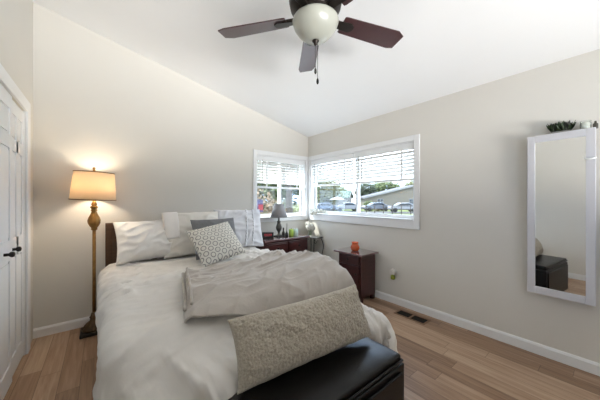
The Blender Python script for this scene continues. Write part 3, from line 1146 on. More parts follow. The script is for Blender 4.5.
for a, b in zip(rim, rim[1:] + rim[:1]):
    f.append((a, n0 + a, n0 + b, b))
lo = MB().add(v, f).build('lid', M['leather'], bench, world=True, bevel=0.012, seg=4)
for p in lo.data.polygons:
    p.use_smooth = True
cor = [(bx0 + 0.004, by0 + 0.004, 0.44), (bx1 - 0.004, by0 + 0.004, 0.44), (bx1 - 0.004, by1 - 0.004, 0.44), (bx0 + 0.004, by1 - 0.004, 0.44)]
pp = []
for k in range(4):
    a, b = Vector(cor[k]), Vector(cor[(k + 1) % 4])
    pp += [a.lerp(b, t / 12) for t in range(12)]
MB().tube(pp, 0.006, 8, closed=True).build('piping', M['leather'], lo, world=True, smooth=True)
for lx in (bx0 + 0.05, bx1 - 0.05):
    for ly in (by0 + 0.06, by1 - 0.05):
        MB().lathe([(0.02, 0), (0.024, 0.025)], (lx, ly, 0), 16).build('foot', M['black_plastic'], bench, world=True)

# ------------------------------------------------------------------ floor lamp
lamp = thing('floor_lamp', 'antique gold floor lamp with a lit drum shade beside the bed', 'lamp', (-0.054, 3.20, 0))
MB().box(-0.105, 0.095, -0.105, 0.105, 0, 0.032).build('plinth', M['black_metal'], lamp, bevel=0.006)
MB().lathe([(0.092, 0.033), (0.090, 0.05), (0.078, 0.062), (0.070, 0.085), (0.048, 0.105), (0.034, 0.115), (0.030, 0.14), (0.036, 0.15), (0.026, 0.165), (0.020, 0.19), (0.012, 0.20)], n=48, ribs=12, rib=0.05).build('base', M['gold_dark'], lamp, smooth=True)
MB().lathe([(0.0135, 0.19), (0.0135, 1.005)], n=20, ribs=8, rib=0.06).build('pole', M['gold'], lamp, smooth=True)
ub = MB()
ub.lathe([(0.015, 1.0), (0.026, 1.01), (0.022, 1.025), (0.036, 1.045), (0.048, 1.075), (0.050, 1.10), (0.042, 1.13), (0.028, 1.16), (0.020, 1.185), (0.027, 1.20), (0.020, 1.21), (0.030, 1.225), (0.030, 1.235), (0.018, 1.245), (0.024, 1.26), (0.014, 1.275), (0.012, 1.30)], n=48, ribs=10, rib=0.04)
ub.build('turned_stem', M['gold'], lamp, smooth=True)
MB().tube([(0, 0, 1.295), (0, 0, 1.41)], 0.010, 12).build('socket', M['gold_dark'], lamp, smooth=True)
# harp + finial
hp = [(0.012, 0, 1.33)] + [(0.055 * math.sin(PI * t) + 0.012, 0, 1.33 + 0.25 * t) for t in (0.2, 0.4, 0.6, 0.8)] + [(0.004, 0, 1.585)]
hq = [(-a, b, c) for a, b, c in hp]
MB().tube(hp, 0.0025, 6).tube(hq, 0.0025, 6).build('harp', M['gold_dark'], lamp, smooth=True)
MB().lathe([(0.004, 1.58), (0.012, 1.588), (0.006, 1.598), (0.013, 1.610), (0.009, 1.622), (0.001, 1.626)], n=20).build('finial', M['gold'], lamp, smooth=True)
SHT = Matrix.Translation((0, 0, 1.435)) @ Matrix.Rotation(R(2.5), 4, Vector((0.62, 0.78, 0))) @ Matrix.Translation((0, 0, -1.435))
sh = MB()
sh.lathe([(0.180, 1.300), (0.158, 1.575)], n=64, mtx=SHT, cap=False)
so = sh.build('lamp_shade', M['shade'], lamp, smooth=True)
sol = so.modifiers.new('thick', 'SOLIDIFY')
sol.thickness = 0.003
for rr, zz in ((0.1805, 1.304), (0.1585, 1.571)):
    MB().tube([SHT @ Vector((rr * math.cos(a * PI / 32), rr * math.sin(a * PI / 32), zz)) for a in range(64)], 0.004, 8, closed=True).build('shade_binding', M['shade_trim'], so, smooth=True)
sp_ = MB()
for k in range(3):
    a = k * 2 * PI / 3
    sp_.tube([SHT @ Vector((0.006 * math.cos(a), 0.006 * math.sin(a), 1.578)), SHT @ Vector((0.156 * math.cos(a), 0.156 * math.sin(a), 1.573))], 0.002, 6)
sp_.build('spider', M['gold_dark'], so)
bl = MB().sphere((0, 0, 1.455), 0.030, 20, 12, (1, 1, 1.25))
bl.build('bulb', M['bulb'], lamp, smooth=True)
for nm, zz, en in (('lamp_light', 1.455, 13.0),):
    ld = bpy.data.lights.new(nm, 'POINT')
    ld.energy = en
    ld.color = (1.0, 0.85, 0.66)
    ld.shadow_soft_size = 0.045
    lo_ = bpy.data.objects.new(nm, ld)
    C.objects.link(lo_)
    lo_.location = (-0.054, 3.20, zz)

# ------------------------------------------------------------------ ceiling fan
FX, FY = 1.042, 1.155
fan = thing('ceiling_fan', 'dark bronze ceiling fan with cherry blades and a frosted bowl light', 'fan', (FX, FY, 2.40))
fzc = ceil_z(FX) - 2.40
cnp = MB()
cnp.lathe([(0.018, fzc - 0.12), (0.045, fzc - 0.11), (0.070, fzc - 0.07), (0.075, fzc - 0.02)], n=32)
cnp.build('canopy', M['bronze'], fan, smooth=True)
MB().lathe([(0.012, 0.20), (0.012, fzc - 0.11)], n=16).build('downrod', M['bronze'], fan, smooth=True)
MB().lathe([(0.045, 0.0), (0.120, 0.012), (0.128, 0.03), (0.105, 0.045), (0.115, 0.06), (0.155, 0.085), (0.165, 0.13), (0.150, 0.17), (0.10, 0.20), (0.05, 0.215), (0.02, 0.22)], n=48).build('motor_housing', M['bronze'], fan, smooth=True)
MB().lathe([(0.018, -0.112), (0.045, -0.108), (0.080, -0.092), (0.112, -0.062), (0.134, -0.028), (0.143, 0.0), (0.140, 0.012), (0.12, 0.014)], n=48).build('light_bowl', M['frost'], fan, smooth=True)
MB().lathe([(0.003, -0.142), (0.010, -0.136), (0.012, -0.126), (0.020, -0.118), (0.022, -0.110)], n=24).build('finial', M['bronze'], fan, smooth=True)
for k, (dx_, dy_, zb_, ln) in enumerate(((0.004, 0.006, -0.14, 0.135), (0.020, 0.004, -0.10, 0.235))):
    ch = MB().tube([(dx_, dy_, zb_), (dx_ + 0.001, dy_, zb_ - ln)], 0.0016, 6).build('pull_chain', M['bronze'], fan)
    MB().lathe([(0.002, 0), (0.0075, -0.012), (0.008, -0.028), (0.004, -0.038)], (dx_ + 0.001, dy_, zb_ - ln), 12).build('pull_knob', M['black_metal'], ch, smooth=True)
head = -YAW  # camera heading measured from +Y
for k in range(5):
    ang = R(-3.5 + 72 * k)            # clockwise from the viewing direction
    a = PI / 2 - (YAW + ang)          # world angle of the blade axis
    rz = Matrix.Rotation(a, 4, 'Z')
    pit = Matrix.Translation((0, 0, 0.035)) @ Matrix.Rotation(R(-12), 4, 'X')
    m4 = rz @ pit
    out = [(0.185, -0.055), (0.20, -0.060), (0.60, -0.073), (0.655, -0.048), (0.648, 0.060), (0.60, 0.073), (0.20, 0.060), (0.185, 0.055)]
    bo = MB().prism(out, -0.004, 0.004, 'z', mtx=m4).build('blade', M['blade'], fan, bevel=0.002)
    bi = MB()
    bi.prism([(0.10, -0.020), (0.19, -0.030), (0.245, -0.034), (0.268, -0.018), (0.272, 0.0), (0.268, 0.018), (0.245, 0.034), (0.19, 0.030), (0.10, 0.020)], -0.012, -0.0042, 'z', mtx=m4)
    bi.box(0.09, 0.20, -0.016, 0.016, -0.006, 0.012, mtx=m4)
    bi.build('blade_iron', M['bronze'], bo, bevel=0.003)

# ------------------------------------------------------------------ dresser beside the bed
DX0, DX1, DY0, DY1, DZ = 1.765, 2.585, 3.0, 3.372, 0.735
dr = thing('dresser', 'low dark cherry dresser in the corner under the windows', 'dresser', ((DX0 + DX1) / 2, (DY0 + DY1) / 2, 0))
MB().box(DX0, DX1, DY0 - 0.005, DY1 + 0.005, DZ - 0.028, DZ).build('top', M['cherry_top_sheen'], dr, world=True, bevel=0.006, seg=3)
bd = MB()
bd.box(DX0 + 0.02, DX1 - 0.02, DY0 + 0.03, DY1, 0.08, DZ - 0.0285)
bd.build('body', M['cherry'], dr, world=True, bevel=0.003)
for z0, z1 in ((0.535, 0.685), (0.335, 0.515), (0.115, 0.315)):
    for x0, x1 in ((DX0 + 0.04, (DX0 + DX1) / 2 - 0.01), ((DX0 + DX1) / 2 + 0.01, DX1 - 0.04)):
        d = MB()
        d.box(x0, x1, DY0 + 0.012, DY0 + 0.0298, z0, z1)
        d.box(x0 + 0.02, x1 - 0.02, DY0 + 0.006, DY0 + 0.012, z0 + 0.02, z1 - 0.02)
        do = d.build('drawer', M['cherry'], dr, world=True, bevel=0.004)
        MB().lathe([(0.004, 0.0), (0.006, 0.010), (0.014, 0.016), (0.013, 0.024), (0.002, 0.027)], n=16,
                   mtx=Matrix.Translation(((x0 + x1) / 2, DY0 + 0.006, (z0 + z1) / 2)) @ Matrix.Rotation(PI / 2, 4, 'X')).build('knob', M['bronze'], do, world=True, smooth=True)
for lx in (DX0 + 0.05, DX1 - 0.05):
    for ly in (DY0 + 0.06, DY1 - 0.03):
        MB().box(lx - 0.025, lx + 0.025, ly - 0.025, ly + 0.025, 0, 0.08).build('leg', M['cherry'], dr, world=True)

# table lamp
tl = thing('table_lamp', 'small pewter table lamp with a grey shade on the dresser', 'lamp', (2.155, 3.235, DZ))
MB().box(-0.065, 0.065, -0.065, 0.065, 0, 0.016).build('base', M['black_metal'], tl, bevel=0.004)
MB().lathe([(0.034, 0.016), (0.038, 0.024), (0.020, 0.036), (0.017, 0.07), (0.026, 0.085), (0.042, 0.115), (0.046, 0.145), (0.034, 0.185), (0.022, 0.215), (0.030, 0.225), (0.026, 0.235), (0.014, 0.245), (0.012, 0.31)], n=32, ribs=10, rib=0.04).build('stem', M['pewter'], tl, smooth=True)
ts = MB().lathe([(0.132, 0.298), (0.072, 0.505)], n=48, cap=False).build('lamp_shade', M['grey_shade'], tl, smooth=True)
q = ts.modifiers.new('thick', 'SOLIDIFY')
q.thickness = 0.003
for rr, zz in ((0.132, 0.300), (0.072, 0.503)):
    MB().tube([(rr * math.cos(a * PI / 24), rr * math.sin(a * PI / 24), zz) for a in range(48)], 0.003, 6, closed=True).build('shade_binding', M['grey_shade'], ts, smooth=True)
MB().tube([(0, 0, 0.31), (0, 0, 0.50)], 0.006, 10).build('rod', M['pewter'], tl)
MB().tube([(-0.072, 0, 0.50), (0.072, 0, 0.50)], 0.002, 6).build('spider', M['pewter'], tl)

# alarm clock
ck = thing('alarm_clock', 'black alarm clock with red digits on the dresser', 'clock', (1.93, 3.19, DZ), R(-30))
cp = [(-0.045, 0.0), (0.045, 0.0), (0.040, 0.075), (0.020, 0.088), (-0.018, 0.088), (-0.050, 0.02)]
MB().prism(cp, -0.085, 0.085, 'x').build('body', M['black_plastic'], ck, bevel=0.006, seg=3)
slp = math.atan2(0.032, 0.068)
FM = Matrix.Translation((0, -0.036, 0.052)) @ Matrix.Rotation(-slp, 4, 'X')
MB().box(-0.070, 0.070, -0.0030, 0.0015, -0.026, 0.026, mtx=FM).build('display', M['dark_glass'], ck)
dg = MB()
for cx in (-0.040, -0.012, 0.016, 0.044):
    for s in (-0.008, 0.008):
        dg.box(cx + s - 0.0015, cx + s + 0.0015, -0.0042, -0.0031, -0.015, 0.015, mtx=FM)
    for z_ in (-0.015, 0.0, 0.015):
        dg.box(cx - 0.008, cx + 0.008, -0.0042, -0.0031, z_ - 0.0015, z_ + 0.0015, mtx=FM)
dg.build('digits', M['red_led'], ck)

# little things on the dresser
bt = thing('perfume_bottle', 'small dark bottle beside the table lamp base', 'bottle', (2.262, 3.265, DZ))
MB().lathe([(0.018, 0), (0.022, 0.006), (0.022, 0.05), (0.010, 0.072), (0.008, 0.08)], n=20).build('bottle_body', M['pewter'], bt, smooth=True)
MB().lathe([(0.010, 0.0805), (0.011, 0.12), (0.006, 0.128)], n=16).build('cap', M['black_plastic'], bt, smooth=True)
rd = thing('reed_diffuser', 'small dark reed diffuser beside the lime candle', 'diffuser', (2.272, 3.19, DZ))
MB().lathe([(0.026, 0), (0.028, 0.008), (0.024, 0.045), (0.010, 0.06), (0.012, 0.072)], n=20).build('bottle_body', M['black_plastic'], rd, smooth=True)
for dx_, dy_ in ((0.012, 0.01), (-0.008, 0.004), (0.004, -0.012)):
    MB().tube([(0, 0, 0.03), (dx_, dy_, 0.20)], 0.0018, 6).build('reed', M['bark'], rd)
for nm, cx, cy, mt_, lb in (('jar_candle', 2.338, 3.16, 'green_wax', 'lime green jar candle on the dresser'), ('jar_candle', 2.415, 3.14, 'mint_wax', 'pale mint jar candle on the dresser')):
    c_ = thing(nm, lb, 'candle', (cx, cy, DZ), 0, 'jar candles on the dresser')
    MB().lathe([(0.030, 0), (0.037, 0.006), (0.037, 0.086), (0.033, 0.094)], n=28).build('wax', M[mt_], c_, smooth=True)
    MB().lathe([(0.035, 0.0945), (0.036, 0.106), (0.030, 0.108)], n=28).build('lid', M['mint_wax'] if mt_ == 'mint_wax' else M['green_wax'], c_, smooth=True)
    MB().lathe([(0.006, 0.1085), (0.006, 0.118)], n=10).build('lid_knob', M['pewter'], c_)

# iron plant stand in the corner
st = thing('plant_stand', 'black wrought iron stand with curled legs between dresser and wall', 'stand', (2.745, 3.12, 0))
SZ = 0.70
hw, hd = 0.105, 0.17
ring_ = []
for k in range(40):
    a = 2 * PI * k / 40
    ring_.append((hw * math.copysign(abs(math.cos(a)) ** 0.5, math.cos(a)), hd * math.copysign(abs(math.sin(a)) ** 0.5, math.sin(a)), SZ - 0.008))
MB().tube(ring_, 0.007, 8, closed=True).build('rim', M['black_metal'], st, smooth=True)
MB().prism([(p[0] * 0.96, p[1] * 0.96) for p in ring_], SZ - 0.010, SZ - 0.003, 'z').build('shelf', M['grey_pot'], st)
for sx in (-1, 1):
    for sy in (-1, 1):
        pts = []
        for t in range(19):
            w_ = t / 18
            z_ = 0.008 + (SZ - 0.018) * (1 - w_)
            off = 0.030 * math.sin(w_ * PI * 1.0) + 0.016 * math.sin(w_ * PI * 3)
            pts.append((sx * (hw - 0.034 + off), sy * (hd - 0.05 + off), z_))
        MB().tube(pts, 0.006, 8).build('leg', M['black_metal'], st, smooth=True)
    sc_ = []
for sy in (-1, 1):
    sc_ = []
    for t in range(30):
        a = t / 29 * 2.6 * PI
        rr = 0.045 * (1 - t / 40)
        sc_.append((-0.03 + rr * math.cos(a), sy * (hd - 0.055), SZ - 0.075 + rr * math.sin(a)))
    MB().tube(sc_, 0.004, 6).build('scroll', M['black_metal'], st, smooth=True)
MB().prism([(p[0] * 0.80, p[1] * 0.80) for p in ring_], 0.30, 0.306, 'z').build('lower_shelf', M['grey_pot'], st)

# flowers
random.seed(3)


def bloom(mb, c, r, n, rnd):
    """ball of small cupped petals"""
    for k in range(n):
        d = Vector((rnd.gauss(0, 1), rnd.gauss(0, 1), rnd.gauss(0, 1) + 0.3)).normalized()
        t = d.orthogonal().normalized()
        t = (Matrix.Rotation(rnd.random() * 6.3, 3, d) @ t)
        b = d.cross(t)
        rr = r * rnd.uniform(0.75, 1.0)
        s = r * rnd.uniform(0.28, 0.42)
        p = Vector(c) + d * rr
        vs = [p + t * s * ca + b * s * 0.8 * sa + d * s * (0.25 if i % 2 else -0.05) for i, (ca, sa) in enumerate([(math.cos(q * PI / 3), math.sin(q * PI / 3)) for q in range(6)])]
        n_ = len(mb.v)
        mb.v += [tuple(x) for x in vs] + [tuple(p - d * s * 0.35)]
        mb.f += [(n_ + q, n_ + (q + 1) % 6, n_ + 6) for q in range(6)]
    return mb


vz = thing('flower_vase', 'small glass vase of white flowers on the iron stand', 'vase', (2.752, 3.19, SZ))
MB().lathe([(0.028, 0.0), (0.036, 0.012), (0.038, 0.035), (0.026, 0.06), (0.022, 0.075), (0.030, 0.085)], n=28, cap=False).build('vase_body', M['clear'], vz, smooth=True)
rn = random.Random(5)
for (cx, cy, cz, r_) in ((-0.040, -0.015, 0.150, 0.052), (0.030, 0.025, 0.165, 0.052), (0.0, -0.055, 0.155, 0.048), (0.040, -0.035, 0.120, 0.042), (-0.01, 0.045, 0.190, 0.048)):
    b_ = bloom(MB(), (cx, cy, cz), r_, 34, rn).sphere((cx, cy, cz), r_ * 0.75, 10, 7).build('flower_head', M['petal'], vz, fix=False)
    MB().tube([(0.2 * cx, 0.2 * cy, 0.006), (cx, cy, cz - r_ * 0.6)], 0.0022, 6).build('stem', M['stem_green'], vz)
fs = thing('flower_spray', 'white artificial flower spray lying on the corner of the wide sill', 'flowers', (2.878, 3.10, 1.072))
rn = random.Random(9)
for (cx, cy, cz, r_) in ((-0.035, 0.17, 0.045, 0.050), (-0.045, 0.09, 0.040, 0.050), (-0.035, 0.01, 0.048, 0.052), (-0.05, 0.13, 0.000, 0.042), (-0.045, 0.05, 0.005, 0.040), (-0.03, -0.08, 0.042, 0.044), (-0.02, -0.16, 0.036, 0.036)):
    bloom(MB(), (cx, cy, cz), r_ * 0.8, 34, rn).sphere((cx, cy, cz), r_ * 0.6, 10, 7).build('flower_head', M['petal'], fs, fix=False)
MB().tube([(-0.02, 0.18, 0.012), (-0.02, 0.05, 0.016), (0.0, -0.20, 0.012)], 0.004, 6).build('stem', M['stem_green'], fs)
for cy in (-0.035, -0.12, 0.11):
    MB().prism([(-0.03, cy), (-0.012, cy + 0.022), (0.02, cy + 0.004), (-0.010, cy - 0.018)], 0.050, 0.053, 'z').build('leaf', M['stem_green'], fs)

# ------------------------------------------------------------------ side table with the orange jar
S0, S1, SY0, SY1, STZ = 2.495, 2.858, 1.925, 2.400, 0.62
sd = thing('side_table', 'dark cherry side table with a drawer against the wall', 'table', ((S0 + S1) / 2, (SY0 + SY1) / 2, 0))
MB().box(S0, S1, SY0, SY1, STZ - 0.024, STZ).build('tabletop', M['cherry_top_sheen'], sd, world=True, bevel=0.006, seg=3)
MB().box(S0 + 0.055, S1 - 0.012, SY0 + 0.05, SY1 - 0.05, 0.06, STZ - 0.0245).build('body', M['cherry'], sd, world=True, bevel=0.003)
MB().box(S0 + 0.035, S0 + 0.0548, SY0 + 0.075, SY1 - 0.075, 0.475, 0.580).build('drawer', M['cherry'], sd, world=True, bevel=0.004)
drw = sd.children[-1]
MB().lathe([(0.004, 0), (0.006, 0.010), (0.013, 0.016), (0.012, 0.023), (0.002, 0.026)], n=16, mtx=Matrix.Translation((S0 + 0.035, (SY0 + SY1) / 2, 0.528)) @ Matrix.Rotation(-PI / 2, 4, 'Y')).build('knob', M['bronze'], drw, world=True, smooth=True)
dd_ = MB()
dd_.box(S0 + 0.035, S0 + 0.0548, SY0 + 0.075, SY1 - 0.075, 0.09, 0.455)
cdo = dd_.build('cabinet_door', M['cherry'], sd, world=True, bevel=0.004)
MB().lathe([(0.004, 0), (0.006, 0.010), (0.013, 0.016), (0.012, 0.023), (0.002, 0.026)], n=16, mtx=Matrix.Translation((S0 + 0.035, SY0 + 0.11, 0.36)) @ Matrix.Rotation(-PI / 2, 4, 'Y')).build('knob', M['bronze'], cdo, world=True, smooth=True)
MB().box(S0 + 0.045, S0 + 0.0548, SY0 + 0.055, SY1 - 0.055, 0.458, 0.472).build('rail', M['cherry'], sd, world=True, bevel=0.003)
for lx in (S0 + 0.08, S1 - 0.04):
    for ly in (SY0 + 0.075, SY1 - 0.075):
        MB().box(lx - 0.022, lx + 0.022, ly - 0.022, ly + 0.022, 0, 0.06).build('leg', M['cherry'], sd, world=True)
oj = thing('orange_jar', 'small orange glazed jar on the cherry side table', 'jar', (2.665, 2.165, STZ))
oj.scale = (1.15, 1.15, 1.15)
MB().lathe([(0.030, 0), (0.042, 0.008), (0.050, 0.030), (0.050, 0.045), (0.040, 0.066), (0.033, 0.076), (0.034, 0.088), (0.042, 0.102), (0.036, 0.103), (0.026, 0.085)], n=36, ribs=6, rib=0.03).build('jar_body', M['orange'], oj, smooth=True)
MB().tube([(0.030, 0, 0.080), (0.048, 0, 0.092), (0.056, 0, 0.074), (0.046, 0, 0.052)], 0.005, 8).build('handle', M['orange'], oj, smooth=True)

# ------------------------------------------------------------------ outlet, air freshener, floor register
ot = thing('wall_outlet', 'white duplex outlet low on the wall beside the side table', 'outlet', (XR, 1.722, 0.362))
MB().box(-0.006, 0, -0.035, 0.035, -0.057, 0.057).build('cover_plate', M['outlet'], ot, bevel=0.003)
for z_ in (-0.028, 0.028):
    MB().box(-0.0085, -0.006, -0.017, 0.017, z_ - 0.016, z_ + 0.016).build('socket', M['grey_plastic'], ot, bevel=0.002)
af = thing('air_freshener', 'plug in air freshener with yellow green oil in the wall outlet', 'air freshener', (XR - 0.009, 1.722, 0.372))
af.scale = (1.2, 1.2, 1.2)
MB().prism([(-0.024, 0.0), (0.024, 0.0), (0.028, 0.030), (0.016, 0.055), (-0.016, 0.055), (-0.028, 0.030)], -0.045, 0.0, 'x').build('warmer', M['outlet'], af, bevel=0.006, seg=3)
MB().lathe([(0.008, 0.0), (0.012, -0.006), (0.021, -0.014), (0.022, -0.046), (0.018, -0.050)], (-0.024, 0, -0.0005), 20).build('oil_bottle', M['freshener'], af, smooth=True)
vr = thing('floor_register', 'brown metal floor vent set beside the baseboard', 'vent', (2.705, 1.405, 0))
vf = MB()
rect_frame(vf, 'y', 0, 0.005, -0.075, 0.075, -0.175, 0.175, 0.018, 0.018, 0.018)
vf.v = [(x, z, y) for x, y, z in vf.v]
vf.box(-0.057, 0.057, -0.010, 0.010, 0.0, 0.005)
vf.build('frame', M['vent'], vr)
MB().box(-0.056, 0.056, -0.156, 0.156, 0.0002, 0.0012).build('duct', M['vent_dark'], vr)
lv = MB()
for k in range(9):
    x_ = -0.048 + 0.012 * k
    for y0_, y1_ in ((-0.156, -0.011), (0.011, 0.156)):
        lv.box(x_ - 0.0012, x_ + 0.0012, y0_, y1_, 0.0013, 0.004)
lv.build('louvers', M['vent_dark'], vr)

# ------------------------------------------------------------------ mirror cabinet
mc = thing('mirror_cabinet', 'white framed tall mirror cabinet hung on the wall', 'mirror', (XR, 0.27, 0.55))
H = 1.275
MB().box(-0.075, 0, -0.185, 0.180, 0, H).build('cabinet_case', M['dark_edge'], mc, bevel=0.003)
door = bpy.data.objects.new('mirror_door', None)
C.objects.link(door)
door.parent = mc
door.location = (-0.080, 0.182, 0)
door.rotation_euler = (0, 0, -R(3.5))
DW = 0.372
md = MB()
rect_frame(md, 'x', -0.022, 0, -DW, 0, -0.012, H - 0.002, 0.048, 0.056, 0.056)
md.build('door_frame', M['cabinet_white'], door, bevel=0.003)
MB().box(-0.014, -0.010, -DW + 0.047, -0.047, 0.043, H - 0.057).build('mirror_glass', M['mirror'], door)
hk = MB().tube([(-0.022, -DW + 0.050, 1.055), (-0.040, -DW + 0.040, 1.048), (-0.044, -DW + 0.022, 1.046), (-0.040, -DW + 0.006, 1.048), (-0.022, -DW - 0.002, 1.055)], 0.006, 8)
hk.build('handle', M['trim'], door, smooth=True)

# on top of the cabinet
pz = 0.55 + H
sg = thing('succulent_planter', 'dark green spiky plant in a low grey pot on the mirror cabinet', 'plant', (XR - 0.045, 0.262, pz))
MB().box(-0.026, 0.026, -0.052, 0.052, 0, 0.018).build('pot', M['grey_pot'], sg, bevel=0.004)
rn = random.Random(2)
for mname in ('leaf_dark', 'leaf_black'):
    lf = MB()
    for k in range(150):
        bx_, by_ = rn.uniform(-0.022, 0.022), rn.uniform(-0.052, 0.052)
        ln_ = rn.uniform(0.045, 0.085)
        d = Vector((rn.gauss(0, 0.30), rn.gauss(0.10, 0.30), 1)).normalized()
        sd_ = d.orthogonal().normalized()
        sd_ = Matrix.Rotation(rn.random() * 6.3, 3, d) @ sd_
        w_ = rn.uniform(0.006, 0.010)
        b0 = Vector((bx_, by_, 0.018))
        n_ = d.cross(sd_)
        vs = [b0 - sd_ * w_ * 0.5, b0 + sd_ * w_ * 0.5, b0 + d * ln_ * 0.55 + sd_ * w_, b0 + d * ln_, b0 + d * ln_ * 0.55 - sd_ * w_, b0 + d * ln_ * 0.4 + n_ * w_ * 0.8]
        lf.add(vs, [(0, 1, 5), (1, 2, 5), (2, 3, 5), (3, 4, 5), (4, 0, 5), (0, 4, 3, 2, 1)])
    lf.build('foliage', M[mname], sg, fix=False)
cj = thing('glass_jar', 'clear glass jar holding a white candle on the mirror cabinet', 'jar', (XR - 0.045, 0.134, pz))
MB().lathe([(0.028, 0), (0.030, 0.004), (0.030, 0.066), (0.027, 0.070)], n=24, cap=False).build('jar_body', M['clear'], cj, smooth=True)
MB().lathe([(0.022, 0.003), (0.0235, 0.006), (0.0235, 0.050), (0.020, 0.052)], n=24).build('candle_wax', M['petal'], cj, smooth=True)
g2 = thing('glass_bottle', 'tiny smoky glass bottle beside the clear jar on the cabinet', 'bottle', (XR - 0.045, 0.086, pz))
MB().lathe([(0.012, 0), (0.014, 0.004), (0.014, 0.034), (0.006, 0.044), (0.006, 0.056)], n=20).build('bottle_body', M['pewter'], g2, smooth=True)

# ------------------------------------------------------------------ outdoors
FWD = Vector((math.sin(YAW), math.cos(YAW), 0))
RGT = Vector((math.cos(YAW), -math.sin(YAW), 0))


def at(px, depth):
    """ground position seen in picture column px at the given distance along the view"""
    return FWD * depth + RGT * ((px - 300) / 250.0 * depth)


def gz(x, y):
    """flat ground, a little below the bedroom floor"""
    return -0.57 if (x < 9.5 and y < 9.5) else -0.60


gnx = 60
Pg = np.zeros((gnx, gnx, 3))
for j in range(gnx):
    for i in range(gnx):
        x, y = -10 + 130 * i / (gnx - 1), -10 + 130 * j / (gnx - 1)
        Pg[j, i] = (x, y, -0.62)
go = grid_mesh('lawn', Pg, M['lawn'])
struct(go, 'green lawn outside the windows', 'lawn')
pt_ = MB().box(XL - T, 9.5, YB + T, 9.5, -0.75, -0.57)  # unseen pale ground added to bounce light up onto the ceiling
pt_.box(XR + T, 9.5, YF - T, YB + T, -0.75, -0.57)
struct(pt_.build('patio', M['concrete']), 'added unseen pale concrete ground bouncing light up through the windows', 'patio')
# street in front of the far house
s0, s1 = at(250, 44), at(470, 36)
dirn = (s1 - s0).normalized()
nrm = Vector((-dirn.y, dirn.x, 0))
Ps = np.zeros((6, 60, 3))
for i in range(60):
    for j in range(6):
        p = s0 + (s1 - s0) * (-0.3 + 1.6 * i / 59) + nrm * (-3.5 + 6.0 * j / 5)
        Ps[j, i] = (p.x, p.y, gz(p.x, p.y) + 0.02)
struct(grid_mesh('street', Ps, M['asphalt']), 'grey asphalt street beyond the lawn', 'street')


def leaf_cloud(mb, c, rad, n, size, rnd):
    for k in range(n):
        d = Vector((rnd.gauss(0, 1), rnd.gauss(0, 1), rnd.gauss(0, 1))).normalized()
        rr = rnd.uniform(0.55, 1.05)
        bump_ = 1 + 0.25 * noise.noise(d * 2.2 + Vector(c) * 0.3)
        p = Vector(c) + Vector((d.x * rad[0], d.y * rad[1], d.z * rad[2])) * rr * bump_
        t = Vector((rnd.gauss(0, 1), rnd.gauss(0, 1), rnd.gauss(0, 1))).normalized()
        b = t.orthogonal().normalized()
        s = size * rnd.uniform(0.6, 1.3)
        n_ = len(mb.v)
        mb.v += [tuple(p + t * s), tuple(p + b * s * 0.6), tuple(p - t * s), tuple(p - b * s * 0.6)]
        mb.f.append((n_, n_ + 1, n_ + 2, n_ + 3))
    return mb


def tree(kind, px, depth, trunk_h, rad, cz, leafm, label, group, n=1500, size=0.18, seed=1, lean=0.0, r0=0.16, cat='tree'):
    p = at(px, depth)
    z0 = gz(p.x, p.y)
    root = thing(kind, label, cat, (p.x, p.y, z0), 0, group)
    rnd = random.Random(seed)
    tk = MB()
    pts = [(lean * t * trunk_h + 0.10 * math.sin(t * 4 + seed), 0.08 * math.sin(t * 3 + seed), trunk_h * t) for t in [k / 8 for k in range(9)]]
    tk.tube(pts, [r0 * (1.25 - 0.7 * k / 8) for k in range(9)], 10)
    for k in range(6):
        a = rnd.random() * 6.3
        b0 = Vector(pts[5 + k % 3])
        e0 = Vector((b0.x + rad[0] * 0.6 * math.cos(a), b0.y + rad[1] * 0.6 * math.sin(a), b0.z + rad[2] * 0.6))
        tk.tube([b0, b0.lerp(e0, 0.5) + Vector((0, 0, 0.1 * rad[2])), e0], [r0 * 0.4, r0 * 0.25, r0 * 0.08], 6)
    tk.build('trunk', M['bark'], root, smooth=True)
    fol = MB()
    leaf_cloud(fol, (lean * trunk_h, 0, cz), rad, n, size, rnd)
    for k in range(4):
        a = rnd.random() * 6.3
        leaf_cloud(fol, (lean * trunk_h + rad[0] * 0.6 * math.cos(a), rad[1] * 0.6 * math.sin(a), cz + rnd.uniform(-0.5, 0.5) * rad[2]), (rad[0] * 0.5, rad[1] * 0.5, rad[2] * 0.5), n // 4, size, rnd)
    fol.build('foliage', M[leafm], root, fix=False)
    return root


def shrub(px, depth, rad, leafm, label, group, n=900, size=0.09, seed=1):
    p = at(px, depth)
    z0 = gz(p.x, p.y)
    root = thing('shrub', label, 'shrub', (p.x, p.y, z0), 0, group)
    rnd = random.Random(seed)
    fol = MB()
    leaf_cloud(fol, (0, 0, rad[2] * 0.95), rad, n, size, rnd)
    fol.build('foliage', M[leafm], root, fix=False)
    sm = MB()
    for k in range(5):
        a = k * 1.26
        sm.tube([(0, 0, 0), (rad[0] * 0.4 * math.cos(a), rad[1] * 0.4 * math.sin(a), rad[2])], [0.03, 0.01], 6)
    sm.build('stems', M['bark'], root)
    return root


GT, GS = 'trees outside the windows', 'shrubs outside the windows'
